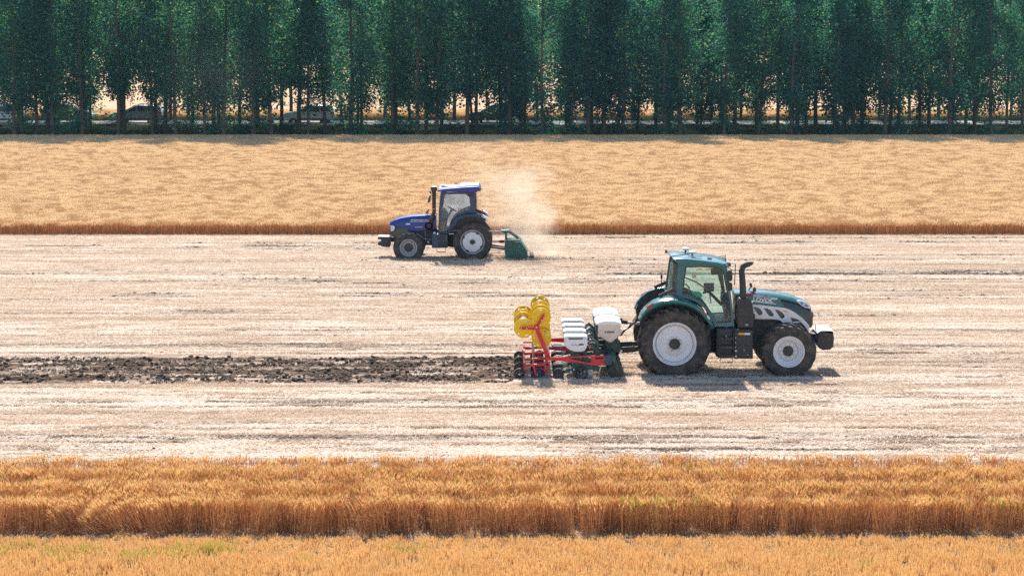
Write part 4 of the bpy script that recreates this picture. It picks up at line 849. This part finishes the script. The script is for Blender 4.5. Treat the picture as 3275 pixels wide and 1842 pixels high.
Mp(MB().lathe([(.14, -.99), (.14, -1.03), (.11, -1.03), (.11, -1.0), (0, -1.0)], -1.47, .62, 28), 'belt_pulley', 'bgreen', sharp=40)
for k in range(5): a = k * 2 * math.pi / 5; Mp(MB().tube([(-1.47 + .065 * math.cos(a), -1.004, .62 + .065 * math.sin(a)), (-1.47 + .065 * math.cos(a), -1.008, .62 + .065 * math.sin(a))], .024, 8), 'pulley_hole', 'gloss')
Mp(MB().lathe([(.105, -.975), (.105, -1.0), (.075, -1.0), (.075, -.98), (.05, -.98), (.05, -1.0), (0, -1.0)], -1.80, .19, 24), 'rotor_bearing', 'bgreen', sharp=40)
Mp(MB().bar((-1.62, -.985, .55), (-1.75, -.985, .28), .02, .02).bar((-1.70, -.985, .74), (-1.76, -.985, .45), .03, .06), 'belt_tensioner', 'bgreen')
Mp(MB().box((-1.85, -.985, .72), (.26, .02, .02)), 'guard_rim', 'silver')
Mp(MB().tube([(-2.42, -.9, .07), (-2.42, .9, .07)], .08, 14).bar((-2.2, -.95, .15), (-2.42, -.95, .07), .03, .05).bar((-2.2, .95, .15), (-2.42, .95, .07), .03, .05), 'depth_roller', 'iron')
SX = 1.0

# ------------------------------------------------------------------ standing wheat
def rots(n, tilt=.035):
    r = np.zeros((n, 3)); r[:, 2] = rng.uniform(0, 6.283, n)
    r[:, 0] = rng.normal(0, tilt, n); r[:, 1] = rng.normal(0, tilt, n)
    return r
def scl(n, s=.08, base=1.): k = base * rng.normal(1, s, n).clip(.7, 1.3); return np.stack([k, k, k], 1)
hi_w = [wheat_patch('wheat_patch', 100 + k, .40, 64, .60, [M['head'], M['stalk'], M['ghead']], 1.25, .03) for k in range(6)] + \
       [wheat_patch('wheat_patch', 120 + k, .40, 64, .60, [M['head'], M['stalk'], M['ghead']], 1.25, .35) for k in range(2)]
W0, W1 = 36.75, 41.15
pts = grid_points(0, 0, W0 + .12, W1 - .1, .33, half)
h_ = .95 + .045 * (fbm(pts[:, 0] * .5, pts[:, 1] * 1.2, 71) - .5) * 2 + .075 * np.cos((pts[:, 1] - 36.9) / 1.3 * 2 * math.pi)
r_ = rots(len(pts)); s_ = scl(len(pts)); s_[:, 2] = h_
gz = fbm(pts[:, 0] * .4, pts[:, 1] * .8, 77); gr = (gz > .52) & (pts[:, 0] > 2) & (pts[:, 1] < W0 + .45)
ix = np.where(gr, rng.integers(6, 8, len(pts)), rng.integers(0, 6, len(pts)))
# a flattened clump leaning over at the edge
lod = np.exp(-((pts[:, 0] + 7.7) / 1.1) ** 2 - ((pts[:, 1] - W0) / .8) ** 2)
r_[:, 1] -= lod * .8; r_[:, 2] = np.where(lod > .15, rng.normal(0, .2, len(pts)), r_[:, 2])
edge = pts[:, 1] < W0 + .4
r_[:, 0] += np.where(edge, rng.normal(.02, .05, len(pts)), 0); r_[:, 1] += np.where(edge, rng.normal(0, .07, len(pts)), 0)
scatter('near_wheat', pts, r_, s_, ix, hi_w, 'strip of ripe orange wheat standing across the foreground', 'wheat')
lo_w = [wheat_patch('far_wheat_patch', 200 + k, .56, 121, .57, [M['head_far'], M['stalk'], M['ghead']], 1.7, .0, 2, False, (.80, 1.10)) for k in range(10)]
F0, F1 = 89.7, 159.2
pts = grid_points(0, 0, F0 + .2, F1, .5, half, .06)
s_ = scl(len(pts), .03); s_[:, 2] = .97 + .003 * (fbm(pts[:, 0] * .01, pts[:, 1] * .8, 81, 2) - .5) * 2 + np.where(pts[:, 1] < F0 + .8, rng.normal(0, .05, len(pts)), 0)
r_ = rots(len(pts), .002); r_[:, 2] = rng.integers(0, 4, len(pts)) * math.pi / 2
scatter('far_wheat', pts, r_, s_, rng.integers(0, 10, len(pts)), lo_w, 'wide field of ripe golden wheat between the stubble and the poplars', 'wheat')
pts = grid_points(0, 0, 193.5, 204, .55, half)
scatter('wheat_beyond_road', pts, rots(len(pts)), scl(len(pts)), rng.integers(0, 6, len(pts)), lo_w, 'ripe wheat seen between the trunks beyond the road', 'wheat')

# ------------------------------------------------------------------ straw and stubble
RS = .165                                # drill row spacing
st = [straw_patch('straw_row', 300 + k, 1.7, .26, 210, 26, .055, .0055) for k in range(6)] + [straw_patch('stubble_row', 310 + k, 1.7, .24, 95, 90, .075, .0055) for k in range(5)]
pts = []; fam = []
for j in range(int((89.6 - 40.7) / RS)):
    y = 40.7 + j * RS; w = half(y); xs = np.arange(-w, w, 1.3) + rng.uniform(0, 1.3); xs = xs + rng.uniform(-.15, .15, len(xs))
    pts.append(np.stack([xs, np.full(len(xs), y) + rng.normal(0, .012, len(xs)), np.zeros(len(xs))], 1))
    b_ = fbm(np.full(len(xs), 2.2) + xs * .006, np.full(len(xs), y * .75), 23, 3)
    fam.append(rng.random(len(xs)) < np.clip((b_ - .44) * 6, .06, .94))
pts = np.concatenate(pts); fam = np.concatenate(fam)
so = soil_at(pts[:, 0], pts[:, 1]); ins = (pts[:, 0] < TX1) & (pts[:, 1] > 52.6) & (pts[:, 1] < 56.7)
keep = (rng.random(len(pts)) > np.clip(so * 1.3 - .25, 0, .95)) & (rng.random(len(pts)) < np.where(ins, .10 + .45 * (.5 - .5 * np.cos((pts[:, 1] - 53.3) / .95 * 2 * math.pi)) ** 2, 1))
pts = pts[keep]; fam = fam[keep]; n = len(pts)
s_ = scl(n, .05); s_[:, 2] *= rng.uniform(.7, 1.15, n)
r_ = np.zeros((n, 3)); r_[:, 2] = rng.normal(0, .006, n) + rng.integers(0, 2, n) * math.pi
pts[:, 2] = np.maximum(stub_z(pts[:, 0], pts[:, 1]), strip_z(pts[:, 0], pts[:, 1]))
scatter('straw_litter', pts, r_, s_, np.where(fam, rng.integers(0, 6, n), rng.integers(6, 11, n)), st, 'pale cut straw and stubble rows covering the harvested field', 'straw')
# the shaven strip in front of the wheat
fs = [straw_patch('cut_stalks', 340 + k, .42, .42, 30, 120, .13, .006, [M['stub'], M['stub']], rows=3) for k in range(5)]
pts = grid_points(0, 0, 29, W0 + .15, .33, half); n = len(pts)
s_ = scl(n, .12); s_[:, 2] = (.7 + .5 * fbm(pts[:, 0] * .6, pts[:, 1] * 1.5, 91) + .45 * np.clip((35.6 - pts[:, 1]), 0, 1)) * np.where(pts[:, 1] > W0 - .55, .55, 1)
scatter('near_stubble', pts, rots(n, .05), s_, rng.integers(0, 5, n), fs, 'short orange stubble along the bottom of the picture', 'stubble')
def grass_patch(name, seed, size, n, h, mat, w=.006):
    r = random.Random(seed); V = []; F = []
    for _ in range(n):
        x, y = r.gauss(0, size / 3), r.gauss(0, size / 3); a = r.uniform(0, 6.28); hh = h * r.uniform(.5, 1.2); b = hh * r.uniform(.1, .6); q = r.uniform(0, 6.28)
        k = len(V); V += [(x - w * math.cos(a), y - w * math.sin(a), 0), (x + w * math.cos(a), y + w * math.sin(a), 0), (x + b * .35 * math.cos(q) + w * .7, y + b * .35 * math.sin(q), hh * .6), (x + b * math.cos(q), y + b * math.sin(q), hh)]
        F.append((k, k + 1, k + 2, k + 3))
    return raw_mesh(name, V, F, [mat])
M['ygrass'] = leafy('yellow_green_grass', ((.42, .36, .09), (.52, .42, .12), (.58, .42, .15)), .4, (.65, .55, .1), .7)
gp = [grass_patch('weed_patch', 360 + k, .4, 90, .16, M['ygrass']) for k in range(4)]
pts = grid_points(0, 0, 29, 36.4, .3, half)
d1 = np.exp(-((pts[:, 0] + 6.3) / 3.0) ** 2 - ((pts[:, 1] - 35.35) / .32) ** 2) + .10 * np.exp(-((pts[:, 0] - 6) / 5) ** 2 - ((pts[:, 1] - 34.9) / .5) ** 2)
pts = pts[rng.random(len(pts)) < d1 * .7]; n = len(pts)
scatter('weeds', pts, rots(n), scl(n, .2), rng.integers(0, 4, n), gp, 'yellow green weeds growing through the foreground stubble', 'weeds')

# ------------------------------------------------------------------ soil clods
def clod(seed):
    r = random.Random(seed); b = bmesh.new(); bmesh.ops.create_icosphere(b, subdivisions=2, radius=1)
    ks = [(Vector((r.gauss(0, 1), r.gauss(0, 1), r.gauss(0, 1))).normalized(), r.uniform(.3, 1.), r.uniform(-.32, .3)) for _ in range(11)]
    for v in b.verts:
        d = v.co.normalized(); s = 1 + sum(a * max(0, d.dot(k) - .35) * 1.6 * w for k, w, a in ks) + r.gauss(0, .05)
        v.co = Vector((d.x * 1.15, d.y, d.z * .75)) * s
    me = bpy.data.meshes.new('soil_clod'); b.to_mesh(me); b.free(); me.materials.append(M['soil']); return me
cl_ = [clod(400 + k) for k in range(7)]
pts = grid_points(-24, TX1, 52.65, 56.65, .07)
pr = np.clip((fbm(pts[:, 0] * 1.3, pts[:, 1] * 1.6, 33) - .22) * 2.1, 0, 1) * .9
pts = pts[rng.random(len(pts)) < pr]; n = len(pts); k_ = .012 + .05 * rng.random(n) ** 3
pts[:, 2] = strip_z(pts[:, 0], pts[:, 1]) + k_ * .3
p2 = grid_points(0, 0, 41, 89, .10, half); s2 = soil_at(p2[:, 0], p2[:, 1]); inside = (p2[:, 0] < TX1) & (p2[:, 1] > 52) & (p2[:, 1] < 57.2)
p2 = p2[(rng.random(len(p2)) < np.clip(s2 - .3, 0, 1) * 1.3) & ~inside]; n2 = len(p2); q2 = (.012 + .04 * rng.random(n2) ** 3) * (p2[:, 1] / 56).clip(.9, 1.5)
p2[:, 2] = q2 * .1
ap = np.concatenate([pts, p2]); ak = np.concatenate([k_, q2])
ar = rng.uniform(-.5, .5, (n + n2, 3)); ar[:, 2] *= 12
scatter('soil_clods', ap, ar, np.stack([ak * rng.uniform(.9, 1.5, n + n2), ak, ak * rng.uniform(.45, 1.0, n + n2)], 1), rng.integers(0, 7, n + n2), cl_, 'dark clods of freshly turned soil in the planted strip', 'soil')

# ------------------------------------------------------------------ verge grass and scrub
vg = [grass_patch('verge_patch', 380 + k, 1.1, 130, .26, M['grass'], .016) for k in range(5)]
pts = np.concatenate([grid_points(0, 0, 159.3, 178.8, .75, half), grid_points(0, 0, 186.3, 193, 1.0, half)]); n = len(pts)
s_ = scl(n, .25); s_[:, 2] *= rng.uniform(.4, 1.3, n) * np.where(pts[:, 1] > 172, .55, 1); pts[:, 2] = .30 * np.clip((pts[:, 1] - 170) / 8, 0, 1) - .02
scatter('verge_grass', pts, rots(n, .05), s_, rng.integers(0, 5, n), vg, 'dark rough grass on the shaded bank under the poplars', 'grass')

# ------------------------------------------------------------------ poplars
def leafmesh(name, C, seed, size, mats, light):
    r = np.random.default_rng(seed); n = len(C)
    a = r.normal(size=(n, 3)); a[:, 2] *= .7; a /= np.linalg.norm(a, axis=1)[:, None]
    t = r.normal(size=(n, 3)); b = np.cross(a, t); b /= np.linalg.norm(b, axis=1)[:, None]
    s = size * r.uniform(.6, 1.3, n)[:, None]
    V = np.stack([C - a * s, C - b * s * .62, C + a * s * 1.05, C + b * s * .62], 1).reshape(-1, 3)
    me = bpy.data.meshes.new(name); me.from_pydata(V.tolist(), [], np.arange(4 * n).reshape(n, 4).tolist())
    for m_ in mats: me.materials.append(m_)
    me.polygons.foreach_set('material_index', (r.random(n) < light).astype(np.int32)); me.update(); return me

def poplar(seed, h, low, light, sprout=3.5):
    r = random.Random(seed); q = np.random.default_rng(seed)
    path = [Vector((0, 0, -.1))]
    for k in range(1, 9): path.append(path[-1] + Vector((r.gauss(0, .05), r.gauss(0, .05), (h + .1) / 8)))
    tr = MB().tube(path, [.155, .135, .12, .105, .09, .075, .055, .035, .012], 8)
    cen = []
    def at(z):
        f = min(7.999, (z + .1) / (h + .1) * 8); i = int(f); return path[i].lerp(path[i + 1], f - i)
    nb = 56
    for k in range(nb):
        z = low + (h - low - .4) * (k + r.random()) / nb; p = at(z); a = r.uniform(0, 6.283)
        u = (z - low) / (h - low); ln = (1.6 + .85 * math.sin(min(1, u * 1.6) * math.pi)) * r.uniform(.55, 1.15) * (1 if u < .7 else 1 - (u - .7) * 2.2)
        if u < .10: ln *= .7
        d = Vector((math.cos(a), math.sin(a), r.uniform(.5, 1.1))).normalized(); e = p + d * ln * 1.25
        mid = p.lerp(e, .5) + Vector((0, 0, -.06)); tr.tube([p, mid, e], [.03, .018, .005], 4, cap=False)
        for j in range(6): cen.append((p.lerp(e, .3 + .7 * (j + r.random()) / 6), .26 + .1 * ln))
    for k in range(int(low * sprout)):                        # sprouts low on the trunk
        z = r.uniform(.7, low + .6); cen.append((at(z) + Vector((r.gauss(0, .5), r.gauss(0, .5), 0)), .22))
    C = np.concatenate([np.array(c[:]) + q.normal(0, s, (q.integers(13, 30), 3)) for c, s in cen])
    return tr.mesh('trunk', 60), leafmesh('crown', C, seed, .115, [M['leaf'], M['leaf2']], light)
protos = [poplar(500 + k, *a) for k, a in enumerate([(15.5, 1.8, .18), (14.2, 1.5, .10), (16.5, 2.2, .26), (13.6, 1.3, .10), (15.0, 2.0, .32), (16.0, 1.7, .16), (14.8, 2.5, .08), (15.2, 3.0, .22, .8), (14.6, 2.8, .12, .8)])]
for t_, c_ in protos: t_.materials.append(M['bark'])
ORD = ['first', 'second', 'third', 'fourth', 'fifth', 'sixth', 'seventh', 'eighth', 'ninth', 'tenth', 'eleventh', 'twelfth', 'thirteenth', 'fourteenth', 'fifteenth', 'sixteenth', 'seventeenth', 'eighteenth', 'nineteenth']
TENS = {20: 'twent', 30: 'thirt', 40: 'fort', 50: 'fift'}
def ordinal(n):
    if n <= 19: return ORD[n - 1]
    t, u = n // 10 * 10, n % 10
    return TENS[t] + ('ieth' if u == 0 else 'y-' + ORD[u - 1])
rr = random.Random(99)
for y, step, where in ((162.8, 2.6, 'poplar, {} from the left in the row along the wheat edge'), (168.5, 2.7, 'poplar, {} from the left in the second row behind the wheat'),
                       (176.2, 3.0, 'poplar, {} from the left in the row on the near roadside'), (188.3, 3.1, 'poplar, {} from the left in the row beyond the road')):
    wv = y * .257 + 1.5; x = -wv + rr.uniform(0, 1.5); k = 0
    while x < wv:
        k += 1; t_, c_ = protos[rr.choice([2, 2, 4, 4, 4, 0] if x < -12 + rr.gauss(0, 8) else [0, 1, 3, 5, 6, 1, 6])]
        q_ = x / y
        if any(a < q_ < b for a, b in ((-.266, -.249), (-.205, -.168), (-.118, -.085), (-.026, -.010))): t_, c_ = protos[rr.choice([7, 8])]
        z = {162.8: -.03, 168.5: 0., 176.2: .2, 188.3: .15}[y]
        e = empty('poplar_tree', (x, y + max(-1.6, min(1.6, rr.gauss(0, .9))), z)); e.rotation_euler = (rr.gauss(0, .02), rr.gauss(0, .022), rr.uniform(0, 6.28))
        s = rr.uniform(.86, 1.18); e.scale = (s * rr.uniform(.95, 1.15), s * rr.uniform(.95, 1.15), s)
        tag(e, where.format(ordinal(k)), 'tree', 'poplars of the shelter belt')
        for nm, me in (('trunk', t_), ('crown', c_)):
            o = link(bpy.data.objects.new(nm, me)); o.parent = e
        x += step * rr.choice([.55, .8, 1, 1, 1.15, 1.3, 1.5]) * rr.uniform(.9, 1.1)
# a far shelter belt that closes the horizon behind the fields
fx = np.concatenate([np.arange(-135, 135, 2.6) + rng.uniform(-1, 1, 104), np.arange(-135, 135, 3.1) + rng.uniform(-1, 1, 88)]); n = len(fx)
fp = np.stack([fx, np.where(np.arange(n) < 104, 430, 437) + rng.normal(0, 1, n), np.zeros(n)], 1)
scatter('far_treeline', fp, rots(n, .01), scl(n, .1, .95), rng.integers(0, 7, n), [c for _, c in protos[:7]], 'distant belt of trees closing off the fields behind the poplars', 'trees')
# scrub at the foot of the trees
def shrub(seed, w, h):
    q = np.random.default_rng(seed); c = q.normal(0, 1, (16, 3)) * [w / 2.6, w / 3, h / 4] + [0, 0, h * .45]
    C = np.concatenate([p + q.normal(0, .16, (26, 3)) for p in c]); C[:, 2] = np.abs(C[:, 2])
    st_ = MB()
    for p in c[:7]: st_.tube([(0, 0, 0), tuple(p * [.4, .4, .5]), tuple(p)], [.02, .014, .005], 4, cap=False)
    s_m = st_.mesh('stem', 60); s_m.materials.append(M['bark'])
    return s_m, leafmesh('foliage', C, seed, .1, [M['leaf'], M['leaf2']], .15)
shr = [shrub(600 + k, w, h) for k, (w, h) in enumerate([(1.6, 1.0), (1.2, 1.5), (2.2, 1.2)])]
sx_ = [-37.2, -35.6, -24.0, -22.5, -12.6, -9.5, 1.2, 2.9, 5.0, 13.0, 17.2, 25.5, 30.0, 31.8, 36.0, 39.5]
for k, x in enumerate(sx_):
    e = empty('shrub', (x, 163.4 + rr.gauss(0, .8), 0)); s = rr.uniform(.8, 1.25); e.scale = (s, s, s); e.rotation_euler = (0, 0, rr.uniform(0, 6.28))
    tag(e, 'low leafy shrub, %s from the left under the poplars at the wheat edge' % ordinal(k + 1), 'shrub', 'shrubs under the poplars')
    for nm, me in zip(('stem', 'foliage'), shr[k % 3]):
        o = link(bpy.data.objects.new(nm, me)); o.parent = e

# ------------------------------------------------------------------ cars on the road
def car(name, px, y, facing, paint, label, L_=4.65, Hh=1.70):
    """x measured forwards from the middle"""
    global SX
    SX = float(facing)
    T = tag(empty(name, (px, y, .32)), label, 'car', 'cars on the road behind the poplars')
    h = L_ / 2
    def cs(y_, k, zc): return [(x * k, y_, z if z < 1.0 else 1.0 + (z - 1.0) * zc) for x, z in
        [(-h, .42), (-h + .05, .30), (h - .1, .30), (h, .48), (h - .03, .78), (h - .25, .93), (h * .48, 1.06), (h * .47, 1.07), (h * .02, Hh - .06), (-h * .1, Hh), (-h * .7, Hh - .04), (-h * .86, Hh - .12), (-h * .97, 1.12), (-h, .95)]]
    MB().loft([cs(-.90, .985, .62), cs(-.86, 1, .86), cs(-.62, 1, 1.0), cs(.62, 1, 1.0), cs(.86, 1, .86), cs(.90, .985, .62)]).obj('body', M[paint], T, sharp=38, bevel=.02)
    lo_, up = 1.05, 1.0 + (Hh - 1.0) * .86 - .10
    for s in (-1, 1):
        ws = [[(h * .40, lo_), (h * .07, up - .02), (h * .0, up), (h * -.02, lo_)], [(-h * .06, lo_), (-h * .05, up), (-h * .42, up), (-h * .43, lo_)], [(-h * .47, lo_), (-h * .46, up), (-h * .74, up - .05), (-h * .86, lo_ + .03)]]
        for w in ws: MB().prism(w, s * .855, s * .907).obj('side_window', M['carglass'], T)
        MB().prism([(h * .98, .70), (h * .80, .80), (h * .80, .70), (h * .95, .62)], s * .70, s * .912).obj('headlight', M['lens'], T)
        MB().prism([(-h * .99, .98), (-h * .85, 1.0), (-h * .86, .86), (-h * 1.0, .84)], s * .70, s * .912).obj('tail_light', M['lens_red'], T)
        MB().box((h * .42, s * .98, 1.06), (.1, .16, .12)).obj('mirror', M[paint], T, bevel=.03)
        MB().box((-.1, s * .905, .36), (L_ * .5, .03, .12)).obj('sill', M['black'], T)
        for q in (.25, -.3): MB().box((h * q - .2, s * .912, .92), (.18, .02, .03)).obj('door_handle', M['silver'], T)
        for q in (.61, -.60):
            w = empty('wheel', (h * q * SX, 0, .04), T)
            MB().lathe([(.22, s * .91), (.33, s * .90), (.345, s * .84), (.345, s * .72), (.22, s * .70)], 0, 0, 28, cap=False).obj('tyre', M['rubber'], w)
            rm = MB().lathe([(.06, s * .915), (.06, s * .93), (0, s * .93)], 0, 0, 10)
            for k in range(10): a = k * math.pi / 5; rm.bar((0, s * .915, 0), (.225 * math.cos(a), s * .915, .225 * math.sin(a)), .02, .03)
            rm.obj('rim', M['silver'], w)
            MB().lathe([(.41, s * .895), (.41, s * .908), (.34, s * .908)], h * q, .06 - .02, 28, cap=False).obj('wheel_arch', M['black'], T)
    MB().prism([(h * .5, 1.09), (h * .06, Hh - .07), (h * .04, Hh - .09), (h * .48, 1.07)], -.66, .66).obj('windscreen', M['carglass'], T)
    MB().prism([(-h * .97, 1.16), (-h * .87, Hh - .16), (-h * .89, Hh - .16), (-h * .985, 1.16)], -.62, .62).obj('rear_window', M['carglass'], T)
    MB().box((-h + .02, 0, .42), (.1, 1.7, .2)).box((h - .04, 0, .42), (.1, 1.6, .2)).obj('bumper', M['black'], T, bevel=.03)
    MB().tube([(-h * .05, -.6, Hh + .02), (-h * .72, -.6, Hh - .0)], .02, 6).tube([(-h * .05, .6, Hh + .02), (-h * .72, .6, Hh - .0)], .02, 6).obj('roof_rails', M['silver'], T)
    SX = 1.0
    return T
M['cwhite'] = solid('white_car_paint', (.68, .7, .72), .22, dust=.06, coat=.6)
M['cgrey'] = solid('grey_car_paint', (.22, .27, .30), .25, dust=.06, coat=.6)
M['cdark'] = solid('dark_car_paint', (.015, .018, .028), .22, dust=.06, coat=.6)
M['cgreen'] = solid('slate_car_paint', (.03, .05, .055), .22, dust=.06, coat=.6)
car('parked_car', -46.9, 182.6, -1, 'cwhite', 'white car cut off by the left edge of the picture, rear end showing')
car('parked_car', -40.6, 182.9, 1, 'cgreen', 'dark car mostly hidden by leaves, between the white and grey cars')
car('parked_car', -34.2, 182.6, -1, 'cgrey', 'grey car in full side view behind the trunks at upper left')
car('parked_car', -18.5, 182.6, -1, 'cwhite', 'pale silver car half hidden by leaves, between grey car and black car')
car('parked_car', -1.7, 182.6, -1, 'cdark', 'black car with a bright alloy front wheel behind the middle poplars')

# ------------------------------------------------------------------ dust and air
def cloud(name, loc, dims, dens, nscale, seed, label, col, thr, stretch=(1, 1, 1), lean=(0, 0), foot=.13):
    me = MB().box((0, 0, 0), (2, 2, 2)).mesh(name)
    m, N, L, B = nmat(name + '_air'); N.remove(B)
    v = N.new('ShaderNodeVolumePrincipled'); v.inputs['Color'].default_value = (*col, 1); v.inputs['Anisotropy'].default_value = .55
    t = N.new('ShaderNodeTexCoord'); sx = N.new('ShaderNodeSeparateXYZ'); L.new(t.outputs['Object'], sx.inputs[0])
    def mth(op, a, b=None, c=None):
        q = N.new('ShaderNodeMath'); q.operation = op
        for i, z in enumerate((a, b, c)):
            if z is None: continue
            if hasattr(z, 'links'): L.new(z, q.inputs[i])
            else: q.inputs[i].default_value = z
        return q.outputs[0]
    # plume: narrow at the foot, spreading and leaning as it rises
    zz = mth('MULTIPLY_ADD', sx.outputs[2], .5, .5)
    cx = mth('MULTIPLY_ADD', zz, lean[0], lean[1])
    wd = mth('MULTIPLY_ADD', mth('POWER', zz, .6), (.65 - foot), foot)
    wz = N.new('ShaderNodeTexNoise'); wz.inputs['Scale'].default_value = 1.6; wz.inputs['Detail'].default_value = 3; L.new(t.outputs['Object'], wz.inputs['Vector'])
    warp = mth('MULTIPLY_ADD', wz.outputs['Fac'], 1.1, -.55)
    rx = mth('DIVIDE', mth('ADD', mth('SUBTRACT', sx.outputs[0], cx), warp), wd); ry = mth('DIVIDE', sx.outputs[1], mth('MULTIPLY_ADD', zz, .5, .45))
    r2 = mth('ADD', mth('MULTIPLY', rx, rx), mth('MULTIPLY', ry, ry))
    fall = N.new('ShaderNodeMapRange'); fall.inputs[1].default_value = 1.0; fall.inputs[2].default_value = .0; L.new(r2, fall.inputs[0])
    topf = N.new('ShaderNodeMapRange'); topf.inputs[1].default_value = 1.0; topf.inputs[2].default_value = .12; topf.inputs[3].default_value = 0; topf.inputs[4].default_value = 1; L.new(zz, topf.inputs[0])
    mp = N.new('ShaderNodeMapping'); mp.inputs['Location'].default_value = (seed, seed * 2.3, 0); mp.inputs['Scale'].default_value = stretch; L.new(t.outputs['Object'], mp.inputs[0])
    nz = N.new('ShaderNodeTexNoise'); nz.inputs['Scale'].default_value = nscale; nz.inputs['Detail'].default_value = 6; nz.inputs['Roughness'].default_value = .6; L.new(mp.outputs[0], nz.inputs['Vector'])
    nr = N.new('ShaderNodeMapRange'); nr.inputs[1].default_value = thr; nr.inputs[2].default_value = thr + .3; L.new(nz.outputs['Fac'], nr.inputs[0])
    d = mth('MULTIPLY', mth('MULTIPLY', mth('POWER', fall.outputs[0], 1.2), topf.outputs[0]), mth('MULTIPLY', nr.outputs[0], dens))
    L.new(d, v.inputs['Density']); L.new(v.outputs[0], N['Material Output'].inputs['Volume'])
    me.materials.append(m); o = link(bpy.data.objects.new(name, me)); o.location = loc; o.scale = (dims[0] / 2, dims[1] / 2, dims[2] / 2)
    return tag(o, label, 'dust', kind='stuff')
cloud('dust_cloud', (.35, 81.6, 2.0), (5.4, 3.4, 4.0), 2.1, 2.4, 1.7, 'tan dust rising in a plume behind the mulcher', (.955, .85, .72), .37, (1, 1, .8), (-.22, .2), .40)
cloud('upper_dust', (-1.2, 82.2, 3.0), (6.6, 3.6, 3.7), .5, 1.7, 5.3, 'paler dust spreading out above the plume, leaning left', (.95, .87, .76), .38, (1, 1, .9), (-.3, .3), .5)
cloud('drifting_dust', (-2.2, 84.5, 2.4), (12, 4, 4.8), .17, 1.2, 4.1, 'thin veil of dust drifting past the blue tractor', (.9, .8, .66), .38, (1, 1, 1), (-.3, .2))
cloud('pale_drift', (-21, 141, 6.2), (20, 8, 12), .014, 1.1, 8.2, 'faint pale drift of dust hanging before the trees', (.85, .88, .95), .40, (1, 1, 1), (-.1, 0))
HZ = .0001
me = MB().box((0, 2100, 14), (4420, 4460, 31)).mesh('haze')
m, N, L, B = nmat('hazy_air'); N.remove(B)
v = N.new('ShaderNodeVolumePrincipled'); v.inputs['Color'].default_value = (.4, .68, 1, 1); v.inputs['Density'].default_value = HZ; v.inputs['Anisotropy'].default_value = .2
L.new(v.outputs[0], N['Material Output'].inputs['Volume']); me.materials.append(m)
o = link(bpy.data.objects.new('haze', me)); tag(o, 'thin blue haze in the air over the fields', 'haze', kind='stuff')
